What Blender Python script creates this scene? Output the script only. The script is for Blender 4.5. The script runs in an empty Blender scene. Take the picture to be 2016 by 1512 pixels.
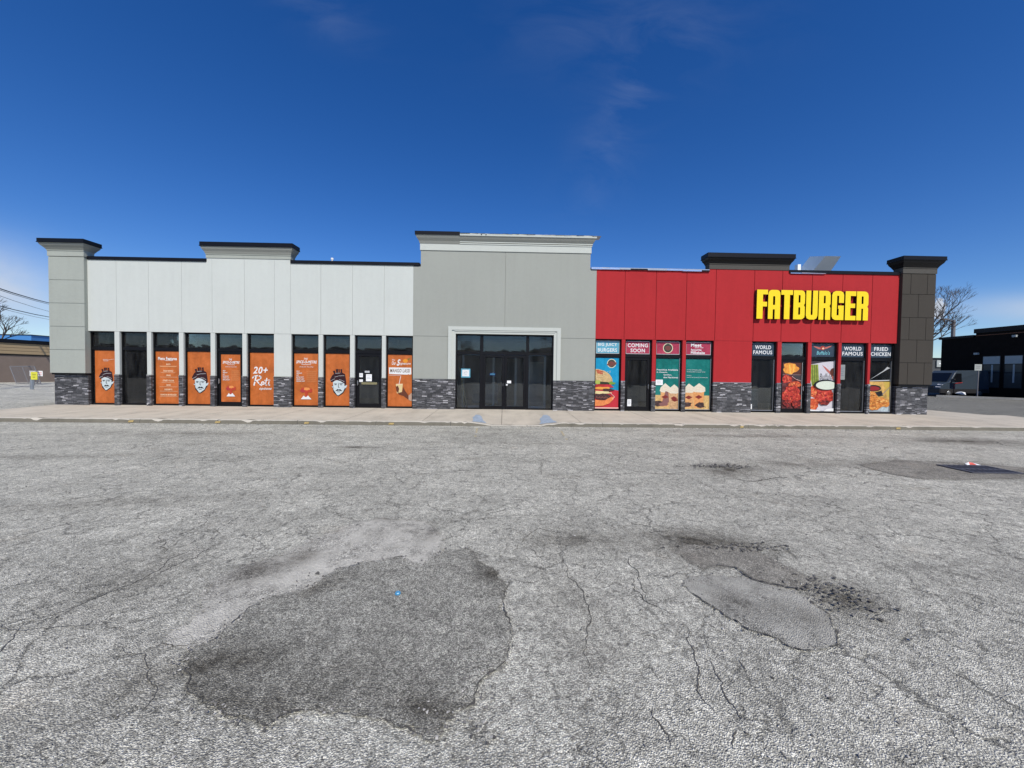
import bpy, bmesh, math, random
from mathutils import Vector, Matrix, noise
R = math.radians
random.seed(7)
scn = bpy.context.scene
col = scn.collection

# ------------------------------------------------------------ camera
psi = math.atan(.021); pit = math.atan(.0254); rol = .0136
F = Vector((math.sin(psi)*math.cos(pit), math.cos(psi)*math.cos(pit), -math.sin(pit)))
R0 = Vector((math.cos(psi), -math.sin(psi), 0)); U0 = R0.cross(F)
RR = math.cos(rol)*R0 + math.sin(rol)*U0; UU = -math.sin(rol)*R0 + math.cos(rol)*U0
cd = bpy.data.cameras.new('camera'); cam = bpy.data.objects.new('camera', cd); col.objects.link(cam)
cam.matrix_world = Matrix(((RR.x, UU.x, -F.x, 0), (RR.y, UU.y, -F.y, 0), (RR.z, UU.z, -F.z, 1.66), (0, 0, 0, 1)))
cd.sensor_width = 36; cd.lens = 36*757/2016; cd.clip_start = .05; cd.clip_end = 3000
scn.camera = cam

# ------------------------------------------------------------ world, sun, exposure
SUN_EL = 47; SUN_AZ = 17     # degrees; azimuth is measured from straight behind the camera towards the right
w = bpy.data.worlds.new('World'); scn.world = w; w.use_nodes = True
nt = w.node_tree; N = nt.nodes; L = nt.links; N.clear()
def wn(t, **k):
    n = N.new(t)
    for a, b in k.items(): setattr(n, a, b)
    return n
def wmath(op, a, b=None, c=None, clamp=False):
    n = N.new('ShaderNodeMath'); n.operation = op; n.use_clamp = clamp
    for i, v in enumerate((a, b, c)):
        if v is None: continue
        if isinstance(v, (int, float)): n.inputs[i].default_value = v
        else: L.new(v, n.inputs[i])
    return n.outputs[0]
sky = wn('ShaderNodeTexSky', sky_type='NISHITA'); sky.sun_disc = False
sky.sun_elevation = R(SUN_EL); sky.sun_rotation = R(180-SUN_AZ)
sky.altitude = 900; sky.air_density = 1.0; sky.dust_density = .35; sky.ozone_density = 4.0
hs = wn('ShaderNodeHueSaturation'); hs.inputs['Hue'].default_value = .513; hs.inputs['Saturation'].default_value = 1.31; hs.inputs['Value'].default_value = .97
L.new(sky.outputs[0], hs.inputs['Color'])
tc = wn('ShaderNodeTexCoord'); sp = wn('ShaderNodeSeparateXYZ'); L.new(tc.outputs['Generated'], sp.inputs[0])
yy = wmath('MAXIMUM', sp.outputs[1], .02)
ga = wmath('DIVIDE', sp.outputs[0], yy); ge = wmath('DIVIDE', sp.outputs[2], yy)
front = wmath('GREATER_THAN', sp.outputs[1], .05)
def blob(cx, cz, rx, rz, ang=0):
    dx = wmath('SUBTRACT', ga, cx); dz = wmath('SUBTRACT', ge, cz); c, s = math.cos(ang), math.sin(ang)
    u = wmath('DIVIDE', wmath('ADD', wmath('MULTIPLY', dx, c), wmath('MULTIPLY', dz, s)), rx)
    v = wmath('DIVIDE', wmath('SUBTRACT', wmath('MULTIPLY', dz, c), wmath('MULTIPLY', dx, s)), rz)
    d = wmath('ADD', wmath('MULTIPLY', u, u), wmath('MULTIPLY', v, v))
    return wmath('EXPONENT', wmath('MULTIPLY', d, -1))
cn = wn('ShaderNodeTexNoise'); cn.inputs['Scale'].default_value = 5; cn.inputs['Detail'].default_value = 8; cn.inputs['Roughness'].default_value = .6
cn.inputs['Distortion'].default_value = .6
cb = wn('ShaderNodeCombineXYZ'); L.new(wmath('MULTIPLY', ga, .8), cb.inputs[0]); L.new(wmath('MULTIPLY', ge, 1.9), cb.inputs[1]); L.new(cb.outputs[0], cn.inputs[0])
nz = wmath('MULTIPLY', wmath('SUBTRACT', cn.outputs[0], .40), 3.2, clamp=True)
wis = None
for b, k in ((blob(.27, .60, .08, .20, -.45), .065), (blob(.35, .76, .14, .04, .7), .06), (blob(-.46, .90, .14, .06, -.5), .06), (blob(.32, .90, .30, .14, .1), .06)):
    t = wmath('MULTIPLY', b, k); wis = t if wis is None else wmath('ADD', wis, t)
wis = wmath('MULTIPLY', wis, nz)
bank = wmath('ADD', wmath('MULTIPLY', blob(-1.42, .23, .30, .095, -.22), 1.5), wmath('MULTIPLY', blob(1.46, .20, .26, .035, .04), .8))
bank = wmath('MULTIPLY', bank, wmath('ADD', wmath('MULTIPLY', cn.outputs[0], .8), .32))
low = wmath('MULTIPLY', wmath('EXPONENT', wmath('MULTIPLY', ge, -13)), .55)
pn = wn('ShaderNodeTexNoise'); pn.inputs['Scale'].default_value = 60; pn.inputs['Detail'].default_value = 5; L.new(cb.outputs[0], pn.inputs[0])
puff = wmath('MULTIPLY', wmath('SUBTRACT', wmath('ADD', wmath('ADD', blob(1.152, .195, .016, .022), wmath('MULTIPLY', blob(1.143, .175, .02, .02), .6)), wmath('MULTIPLY', pn.outputs[0], .9)), .80), 4, clamp=True)
mask = wmath('MULTIPLY', wmath('ADD', wmath('ADD', wis, bank), wmath('MULTIPLY', puff, .9)), front, clamp=True)
mx = wn('ShaderNodeMixRGB'); L.new(mask, mx.inputs[0]); L.new(hs.outputs[0], mx.inputs[1]); mx.inputs[2].default_value = (4.6, 5.1, 6.0, 1)
bg = wn('ShaderNodeBackground'); bg.inputs[1].default_value = .10; L.new(mx.outputs[0], bg.inputs[0])
wo = wn('ShaderNodeOutputWorld'); L.new(bg.outputs[0], wo.inputs[0])

sd = bpy.data.lights.new('sun', 'SUN'); sd.energy = 3.7; sd.angle = R(.53); sd.color = (1, .935, .835)
sun = bpy.data.objects.new('sun', sd); col.objects.link(sun)
sv = Vector((math.sin(R(SUN_AZ))*math.cos(R(SUN_EL)), -math.cos(R(SUN_AZ))*math.cos(R(SUN_EL)), math.sin(R(SUN_EL))))
sun.rotation_euler = sv.to_track_quat('Z', 'Y').to_euler(); sun.location = (0, -5, 30)
scn.view_settings.view_transform = 'Standard'; scn.view_settings.look = 'None'; scn.view_settings.gamma = 1
scn.view_settings.exposure = .35
scn.render.engine = 'CYCLES'

# ------------------------------------------------------------ materials
def s2l(c):
    c = c/255; return c/12.92 if c <= .04045 else ((c+.055)/1.055)**2.4
class MT:
    def __init__(s, name):
        s.m = bpy.data.materials.new(name); s.m.use_nodes = True; s.t = s.m.node_tree; s.t.nodes.clear()
        s.b = s.n('ShaderNodeBsdfPrincipled'); s.o = s.n('ShaderNodeOutputMaterial'); s.l(s.b.outputs[0], s.o.inputs[0])
    def n(s, t, **k):
        n = s.t.nodes.new(t)
        for a, b in k.items(): setattr(n, a, b)
        return n
    def l(s, a, b): s.t.links.new(a, b)
    def put(s, v, i):
        if hasattr(v, 'is_output'): s.l(v, i)
        else: i.default_value = v
    def math(s, op, a, b=None, clamp=False):
        n = s.n('ShaderNodeMath', operation=op, use_clamp=clamp); s.put(a, n.inputs[0])
        if b is not None: s.put(b, n.inputs[1])
        return n.outputs[0]
    def pos(s):
        g = s.n('ShaderNodeNewGeometry'); return g.outputs['Position']
    def map(s, v, sc=(1, 1, 1), loc=(0, 0, 0), rot=(0, 0, 0)):
        m = s.n('ShaderNodeMapping'); s.l(v, m.inputs[0]); m.inputs['Scale'].default_value = sc; m.inputs['Location'].default_value = loc; m.inputs['Rotation'].default_value = rot
        return m.outputs[0]
    def noise(s, v, sc, det=4, rough=.5, dist=0):
        n = s.n('ShaderNodeTexNoise'); s.l(v, n.inputs[0]); n.inputs['Scale'].default_value = sc; n.inputs['Detail'].default_value = det
        n.inputs['Roughness'].default_value = rough; n.inputs['Distortion'].default_value = dist; return n.outputs[0]
    def vor(s, v, sc, feat='F1', out=0, rnd=1):
        n = s.n('ShaderNodeTexVoronoi', feature=feat); s.l(v, n.inputs['Vector']); n.inputs['Scale'].default_value = sc; n.inputs['Randomness'].default_value = rnd
        return n.outputs[out]
    def ramp(s, v, st, interp='LINEAR'):
        r = s.n('ShaderNodeValToRGB'); s.l(v, r.inputs[0]); e = r.color_ramp; e.interpolation = interp
        while len(e.elements) < len(st): e.elements.new(.5)
        for q, (p, c) in zip(e.elements, st):
            q.position = p; q.color = (c, c, c, 1) if isinstance(c, (int, float)) else (*c, 1)
        return r.outputs[0]
    def mix(s, f, a, b, mode='MIX'):
        n = s.n('ShaderNodeMixRGB', blend_type=mode); s.put(f, n.inputs[0])
        for i, v in ((1, a), (2, b)):
            if isinstance(v, (int, float)): v = (v, v, v)
            if isinstance(v, tuple): v = (*v[:3], 1)
            s.put(v, n.inputs[i])
        return n.outputs[0]
    def base(s, v):
        if isinstance(v, tuple): v = (*v[:3], 1)
        s.put(v, s.b.inputs['Base Color'])
    def rough(s, v): s.put(v, s.b.inputs['Roughness'])
    def bump(s, h, st=.5, d=.01):
        n = s.n('ShaderNodeBump'); s.l(h, n.inputs['Height']); n.inputs['Strength'].default_value = st; n.inputs['Distance'].default_value = d
        s.l(n.outputs[0], s.b.inputs['Normal'])
def plain(name, rgb, rough=.6, metal=0, var=.08, sc=3, spec=.5):
    m = MT(name); p = m.pos(); n = m.noise(p, sc, 5, .6)
    c = tuple(rgb); m.base(m.mix(m.math('MULTIPLY', n, 1), tuple(x*(1-var*1.6) for x in c), tuple(min(1, x*(1+var*1.6)) for x in c)))
    m.rough(rough); m.b.inputs['Metallic'].default_value = metal; m.b.inputs['Specular IOR Level'].default_value = spec; return m.m
def stucco(name, rgb, var=.05):
    m = MT(name); p = m.pos(); big = m.noise(p, .5, 4, .6); streak = m.noise(m.map(p, (5, 5, .35)), 1.3, 4, .6); fine = m.noise(p, 60, 4, .75); mid = m.noise(p, 9, 4, .7)
    f = m.math('ADD', m.math('ADD', m.math('MULTIPLY', big, .3), m.math('MULTIPLY', streak, .25)), m.math('ADD', m.math('MULTIPLY', fine, .5), m.math('MULTIPLY', mid, .25)))
    c = m.ramp(f, [(.38, tuple(x*(1-2.2*var) for x in rgb)), (.65, tuple(x for x in rgb)), (.9, tuple(min(1, x*(1+1.6*var)) for x in rgb))])
    m.base(c); m.rough(.9); m.b.inputs['Specular IOR Level'].default_value = .25
    m.bump(m.math('ADD', fine, m.math('MULTIPLY', m.noise(p, 150, 2), .6)), .55, .006); return m.m
M = {}
M['white'] = stucco('white_stucco', (.50, .53, .50))
M['grey'] = stucco('grey_stucco', (.30, .315, .285))
M['pgrey'] = stucco('pale_grey_stucco', (.325, .35, .315), .07)
M['trim'] = stucco('pale_trim', (.47, .50, .465), .03)
M['cove'] = stucco('cove_grey', (.26, .27, .245), .04)
M['red'] = stucco('red_stucco', (.37, .022, .026), .10)
M['brown'] = stucco('dark_brown_panel', (.050, .045, .038), .08)
M['cap_black'] = plain('black_flashing', (.0035, .004, .007), .5, 0, .2, 3, .22)
M['frame'] = plain('black_aluminium', (.004, .004, .005), .45, 0, .2, 3, .25)
M['silver'] = plain('galvanised_steel', (.42, .44, .46), .38, .85, .15, 6)
M['foil'] = plain('bright_flashing', (.75, .77, .8), .25, .9, .1)
M['roofm'] = plain('roof_membrane', (.12, .12, .12), .9)
M['int'] = plain('interior_wall', (.34, .37, .40), .9, 0, .3, 1)
M['intfl'] = plain('interior_floor', (.30, .30, .28), .6, 0, .3, 2)
M['wood'] = plain('raw_wood', (.38, .30, .19), .8, 0, .2, 5)
M['paper'] = plain('paper', (.78, .80, .80), .7, 0, .03)
M['steel'] = plain('stainless_steel', (.55, .55, .54), .3, .9, .1)

def glassm():
    m = MT('window_glass'); t = m.t; t.nodes.remove(m.b)
    tr = m.n('ShaderNodeBsdfTransparent'); tr.inputs[0].default_value = (.86, .91, .90, 1)
    gl = m.n('ShaderNodeBsdfGlossy'); gl.inputs['Roughness'].default_value = .015
    fr = m.n('ShaderNodeFresnel'); fr.inputs[0].default_value = 1.58
    bp = m.n('ShaderNodeBump'); m.l(m.noise(m.pos(), 1.6, 2), bp.inputs['Height']); bp.inputs['Strength'].default_value = .05; bp.inputs['Distance'].default_value = .05
    m.l(bp.outputs[0], gl.inputs['Normal'])
    df = m.n('ShaderNodeBsdfDiffuse'); df.inputs[0].default_value = (.5, .5, .48, 1)
    dirt = m.math('MULTIPLY', m.ramp(m.noise(m.map(m.pos(), (3, 3, .6)), 1.5, 6, .7), [(.35, .1), (.8, 1)]), .05)
    a = m.n('ShaderNodeMixShader'); m.l(fr.outputs[0], a.inputs[0]); m.l(tr.outputs[0], a.inputs[1]); m.l(gl.outputs[0], a.inputs[2])
    b = m.n('ShaderNodeMixShader'); m.l(dirt, b.inputs[0]); m.l(a.outputs[0], b.inputs[1]); m.l(df.outputs[0], b.inputs[2])
    m.l(b.outputs[0], m.o.inputs[0]); return m.m
M['glass'] = glassm()

def stonem():
    m = MT('dark_ledgestone'); p = m.pos(); s = m.n('ShaderNodeSeparateXYZ'); m.l(p, s.inputs[0]); c = m.n('ShaderNodeCombineXYZ')
    m.l(m.math('ADD', s.outputs[0], s.outputs[1]), c.inputs[0]); m.l(s.outputs[2], c.inputs[1])
    def brick(bw, bh, off, seed):
        b = m.n('ShaderNodeTexBrick'); b.offset = off; b.squash = .7; b.squash_frequency = 3
        v = m.map(c.outputs[0], (1, 1, 1), (seed, seed*.37, 0)); m.l(v, b.inputs[0]); b.inputs['Scale'].default_value = 1
        b.inputs['Color1'].default_value = (0, 0, 0, 1); b.inputs['Color2'].default_value = (1, 1, 1, 1); b.inputs['Mortar'].default_value = (0, 0, 0, 1)
        b.inputs['Brick Width'].default_value = bw; b.inputs['Row Height'].default_value = bh; b.inputs['Mortar Size'].default_value = .004
        b.inputs['Mortar Smooth'].default_value = .3; return b
    b = brick(.21, .042, .37, 0)
    r = m.ramp(b.outputs[0], [(0, (.032, .033, .036)), (.35, (.062, .064, .069)), (.75, (.115, .118, .126)), (.90, (.20, .20, .215)), (.97, (.46, .46, .48))])
    n = m.noise(p, 30, 5, .7); r = m.mix(.55, r, m.mix(1, r, m.ramp(n, [(.3, .4), (.75, 1.9)]), 'MULTIPLY'))
    r = m.mix(m.math('MULTIPLY', m.ramp(m.noise(m.map(p, (6, 6, 22)), 1.6, 3, .6), [(.66, 0), (.72, 1)]), .5), r, (.36, .36, .39))
    r = m.mix(b.outputs[1], r, (.006, .006, .008)); m.base(r); m.rough(.65)
    h = m.math('SUBTRACT', m.math('MULTIPLY', b.outputs[0], 1.0), m.math('MULTIPLY', b.outputs[1], 1.2)); m.bump(m.math('ADD', h, m.math('MULTIPLY', n, .5)), .9, .02); return m.m
M['stone'] = stonem()

# stains and worn spots: (x, y, rx, ry, angle, strength)  positive = darker
STAINS = [(4.0, 6.75, .75, .55, .3, .5), (-3.27, 8.56, .45, .16, 0, .55), (2.0, 3.75, .75, .42, -.2, .75), (2.55, 2.85, .42, .40, .5, .55), (12.6, 10.2, 2.2, .8, 0, .5),
          (8.3, 7.1, 1.9, .8, -.1, .5), (-1.9, 2.05, .7, .35, .6, .25), (.75, 3.85, .8, .35, 0, .35), (5.6, 7.3, 1.6, .6, .1, .28), (-5, 4.8, 2.4, .35, .25, .22), (0.6, 9.2, 2.2, .25, 0, .2),
          (-8, 10.2, 3, .5, .05, .22), (7, 10.7, 5, .35, 0, .25), (-9, 7.3, 3, .3, .12, .2), (-2.9, 3.1, .5, .8, .4, .25), (.55, 2.6, .35, 1.2, .1, .2), (0, 11.6, 9, .3, 0, .15)]
def asphalt(name, lo, hi, mean, scale=62, stain=STAINS, crack=True, smooth=0, tint=(1, .985, .85), fuzzy=False):
    m = MT(name); p = m.pos()
    wv = m.n('ShaderNodeVectorMath', operation='ADD'); m.l(p, wv.inputs[0])
    nn = m.n('ShaderNodeTexNoise'); m.l(p, nn.inputs[0]); nn.inputs['Scale'].default_value = 45; nn.inputs['Detail'].default_value = 2
    sc_ = m.n('ShaderNodeVectorMath', operation='SCALE'); m.l(nn.outputs[1], sc_.inputs[0]); sc_.inputs['Scale'].default_value = .012; m.l(sc_.outputs[0], wv.inputs[1])
    pw = wv.outputs[0]
    c1 = m.vor(pw, scale, 'F1', 1); d1 = m.vor(pw, scale, 'F1', 0)
    g = m.n('ShaderNodeSeparateColor'); m.l(c1, g.inputs[0])
    st = m.ramp(g.outputs[0], [(0, lo), (.16, mean*.62), (.45, mean*.95), (.8, mean*1.22), (.95, (mean*1.3+hi)/2.2), (1, hi)])
    stones = m.mix(m.ramp(d1, [(.40, 0), (.72, .85)]), st, lo*.9)
    c2 = m.n('ShaderNodeSeparateColor'); m.l(m.vor(pw, scale*.36, 'F1', 1), c2.inputs[0])
    stones = m.mix(.75, stones, m.ramp(c2.outputs[1], [(0, .62), (.5, .98), (.9, 1.12), (1, 1.35)]), 'MULTIPLY')
    grain = m.noise(p, 9, 6, .82); stones = m.mix(.9, stones, m.ramp(grain, [(.34, .68), (.5, 1.0), (.66, 1.28)]), 'MULTIPLY')
    mid = m.noise(p, 1.7, 6, .72); stones = m.mix(.8, stones, m.ramp(mid, [(.3, .68), (.5, 1.0), (.72, 1.26)]), 'MULTIPLY')
    big = m.noise(m.map(p, (.55, 1.3, 1)), .42, 5, .6, .5); stones = m.mix(.9, stones, m.ramp(big, [(.3, .78), (.5, 1.0), (.7, 1.15)]), 'MULTIPLY')
    if smooth:
        sm = m.ramp(m.noise(p, 2.6, 5, .65), [(.40, 0), (.58, 1)]); stones = m.mix(m.math('MULTIPLY', sm, smooth), stones, m.mix(m.noise(p, 5, 6, .7), (mean*.72,)*3, (mean*1.5,)*3))
    h = m.math('MULTIPLY', m.ramp(d1, [(0, 1), (.7, 0)]), 1)
    if crack:
        wc = m.n('ShaderNodeVectorMath', operation='ADD'); m.l(p, wc.inputs[0]); n2 = m.n('ShaderNodeTexNoise'); m.l(p, n2.inputs[0]); n2.inputs['Scale'].default_value = 3.5; n2.inputs['Detail'].default_value = 6; n2.inputs['Roughness'].default_value = .7
        s2 = m.n('ShaderNodeVectorMath', operation='SCALE'); m.l(n2.outputs[1], s2.inputs[0]); s2.inputs['Scale'].default_value = .45; m.l(s2.outputs[0], wc.inputs[1])
        for scl, wd, amt in ((1.05, .010, .8), (3.3, .020, .75)):
            e = m.vor(m.map(wc.outputs[0], (1, 1, 0)), scl, 'DISTANCE_TO_EDGE', 0)
            gate = m.ramp(m.noise(p, .8*scl, 3, .6), [(.42, 0), (.56, 1)])
            k = m.math('MULTIPLY', m.math('MULTIPLY', m.ramp(e, [(0, 1), (wd, 0)]), gate), amt)
            stones = m.mix(k, stones, lo*.5); h = m.math('SUBTRACT', h, m.math('MULTIPLY', k, 1.5))
    if stain:
        tot = None
        for (x, y, rx, ry, a, k) in stain:
            mp = m.n('ShaderNodeMapping', vector_type='TEXTURE'); m.l(wv.outputs[0], mp.inputs[0]); mp.inputs['Location'].default_value = (x, y, 0); mp.inputs['Rotation'].default_value = (0, 0, a); mp.inputs['Scale'].default_value = (rx*1.5, ry*1.5, 1e4)
            gr = m.n('ShaderNodeTexGradient', gradient_type='QUADRATIC_SPHERE'); m.l(mp.outputs[0], gr.inputs[0])
            t = m.math('MULTIPLY', gr.outputs[1], k*2.4); tot = t if tot is None else m.math('ADD', tot, t)
        tot = m.math('MULTIPLY', tot, m.ramp(m.noise(p, 3, 6, .75), [(.32, .25), (.62, 1.2)]), True)
        stones = m.mix(tot, stones, m.mix(1, stones, (.30, .285, .265), 'MULTIPLY'))
    rust = m.ramp(m.noise(p, .9, 5, .7), [(.60, 0), (.75, 1)]); stones = m.mix(m.math('MULTIPLY', rust, .35), stones, m.mix(1, stones, (1.08, .96, .84), 'MULTIPLY'))
    m.base(m.mix(1, stones, tint, 'MULTIPLY')); m.rough(.88); m.b.inputs['Specular IOR Level'].default_value = .3
    h = m.math('ADD', h, m.math('MULTIPLY', mid, 1.0)); m.bump(h, .8, .012)
    if fuzzy:       # the patch breaks up into grains towards its rim
        at = m.n('ShaderNodeAttribute', attribute_name='rim'); k = m.math('ADD', at.outputs['Fac'], m.math('MULTIPLY', m.math('SUBTRACT', m.noise(p, 18, 6, .85), .5), 2.2))
        k = m.ramp(k, [(.42, 0), (.56, 1)]); t = m.n('ShaderNodeBsdfTransparent'); mx_ = m.n('ShaderNodeMixShader'); m.l(k, mx_.inputs[0]); m.l(t.outputs[0], mx_.inputs[1]); m.l(m.b.outputs[0], mx_.inputs[2]); m.l(mx_.outputs[0], m.o.inputs[0])
    return m.m
M['asphalt'] = asphalt('worn_asphalt', .25, .78, .68, 118)
M['patch'] = asphalt('dark_asphalt_patch', .14, .85, .48, 128, [(-1.6, 2.15, .45, .28, .5, .45), (-1.25, 1.9, .5, .14, 0, .45), (-.08, 3.2, .18, .6, .3, .5), (-.3, 1.85, .4, .15, -.3, .4), (-1.35, 3.0, .4, .14, .8, .3), (-.9, 2.1, .8, .4, 0, .2)], False, fuzzy=True)
M['patch_pale'] = asphalt('silty_asphalt_patch', .20, .8, .56, 110, [(-2.02, 3.2, .30, .42, -.5, .34), (-1.75, 3.45, .25, .3, .4, .22), (-.72, 3.95, .16, .3, 0, .3), (-1.3, 4.36, .6, .1, 0, .4), (-1.25, 3.95, .2, .16, 0, .2), (-1.0, 4.05, .12, .2, .5, .18)], False, .75, (1, .975, .855), True)
M['patch_blue'] = asphalt('smooth_grey_patch', .16, .6, .42, 115, [(1.75, 2.75, .3, .2, -.8, .3), (2.1, 2.6, .25, .2, -.8, .3)], False, .7, (1, .985, .865), True)
M['patch_dirt'] = asphalt('dirty_hollow', .10, .6, .36, 110, False, False, .3, (1, .96, .82), True)
M['crack'] = plain('crack_shadow', (.07, .067, .06), .95)
def conc(name, rgb, sc=1):
    m = MT(name); p = m.pos(); a = m.noise(p, 1.1, 6, .65); b = m.noise(p, 40, 3, .7); st = m.noise(m.map(p, (2.2, .5, 1), (0, 0, 0), (0, 0, .2)), 1.2, 5, .6)
    f = m.math('ADD', m.math('MULTIPLY', a, .45), m.math('ADD', m.math('MULTIPLY', b, .3), m.math('MULTIPLY', st, .3)))
    m.base(m.ramp(f, [(.36, tuple(x*.68 for x in rgb)), (.52, rgb), (.72, tuple(x*1.22 for x in rgb))])); m.rough(.9); m.bump(b, .4, .004); return m.m
M['walk'] = conc('sidewalk_concrete', (.44, .40, .325))
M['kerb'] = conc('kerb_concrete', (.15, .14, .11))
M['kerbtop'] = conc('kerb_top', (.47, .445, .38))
M['yellow'] = plain('faded_yellow_paint', (.36, .27, .11), .9, 0, .5, 14)
M['flare'] = plain('blue_grey_paint', (.27, .33, .40), .8, 0, .35, 9)

# ------------------------------------------------------------ builders
def tag(o, label=None, cat=None, group=None, kind=None):
    if label: o['label'] = label
    if cat: o['category'] = cat
    if group: o['group'] = group
    if kind: o['kind'] = kind
    return o
def empty(name, loc, label, cat, group=None):
    o = bpy.data.objects.new(name, None); col.objects.link(o); o.location = loc; o.empty_display_size = .2
    return tag(o, label, cat, group)
class MB:
    def __init__(s): s.v = []; s.f = []; s.m = []; s.mats = []
    def mi(s, m):
        if m not in s.mats: s.mats.append(m)
        return s.mats.index(m)
    def box(s, x0, x1, y0, y1, z0, z1, m):
        b = len(s.v); s.v += [(x, y, z) for z in (z0, z1) for y in (y0, y1) for x in (x0, x1)]; k = s.mi(m)
        for f in ((0, 2, 3, 1), (4, 5, 7, 6), (0, 1, 5, 4), (2, 6, 7, 3), (0, 4, 6, 2), (1, 3, 7, 5)): s.f.append([b+i for i in f]); s.m.append(k)
        return s
    def poly(s, pts, m):
        b = len(s.v); s.v += [tuple(p) for p in pts]; s.f.append(list(range(b, b+len(pts)))); s.m.append(s.mi(m)); return s
    def prism(s, a, bb, m, caps=True):
        n = len(a); b = len(s.v); s.v += [tuple(p) for p in a]+[tuple(p) for p in bb]; k = s.mi(m)
        for i in range(n): j = (i+1) % n; s.f.append([b+i, b+j, b+n+j, b+n+i]); s.m.append(k)
        if caps: s.f.append([b+i for i in range(n)][::-1]); s.m.append(k); s.f.append([b+n+i for i in range(n)]); s.m.append(k)
        return s
    def tube(s, p, q, r0, r1, m, n=8, caps=True):
        p = Vector(p); q = Vector(q); d = (q-p).normalized(); u = d.orthogonal().normalized(); v = d.cross(u)
        ring = lambda c, r: [c+u*math.cos(2*math.pi*i/n)*r+v*math.sin(2*math.pi*i/n)*r for i in range(n)]
        return s.prism(ring(p, r0), ring(q, r1), m, caps)
    def mesh(s, me, m, T=lambda v: v):
        b = len(s.v); s.v += [tuple(T(v.co)) for v in me.vertices]; k = s.mi(m)
        for f in me.polygons: s.f.append([b+i for i in f.vertices]); s.m.append(k)
        return s
    def build(s, name, parent=None, fix=True, origin=None, smooth=False, bevel=0):
        me = bpy.data.meshes.new(name)
        og = Vector(origin) if origin else Vector((0, 0, 0))
        if parent and not origin: og = wloc(parent)
        me.from_pydata([tuple(Vector(v)-og) for v in s.v], [], s.f)
        for m in s.mats: me.materials.append(m)
        me.polygons.foreach_set('material_index', s.m)
        if fix:
            bm = bmesh.new(); bm.from_mesh(me); bmesh.ops.recalc_face_normals(bm, faces=bm.faces); bm.to_mesh(me); bm.free()
        if smooth: me.polygons.foreach_set('use_smooth', [True]*len(me.polygons))
        o = bpy.data.objects.new(name, me); col.objects.link(o)
        if parent: o.parent = parent; o.location = og-wloc(parent)
        else: o.location = og
        if bevel:
            md = o.modifiers.new('bevel', 'BEVEL'); md.width = bevel; md.segments = 2; md.limit_method = 'ANGLE'
        return o
def wloc(o):
    v = Vector((0, 0, 0))
    while o: v += o.location; o = o.parent
    return v
def textmesh(txt, bold=0, shear=0, spacing=1.1):
    bold *= 1.05
    c = bpy.data.curves.new('t', 'FONT'); c.body = txt; c.size = 1; c.offset = bold; c.shear = shear; c.space_character = spacing; c.resolution_u = 3
    o = bpy.data.objects.new('t', c); col.objects.link(o); dg = bpy.context.evaluated_depsgraph_get(); dg.update()
    me = bpy.data.meshes.new_from_object(o.evaluated_get(dg)); bpy.data.objects.remove(o); bpy.data.curves.remove(c); return me
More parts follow.
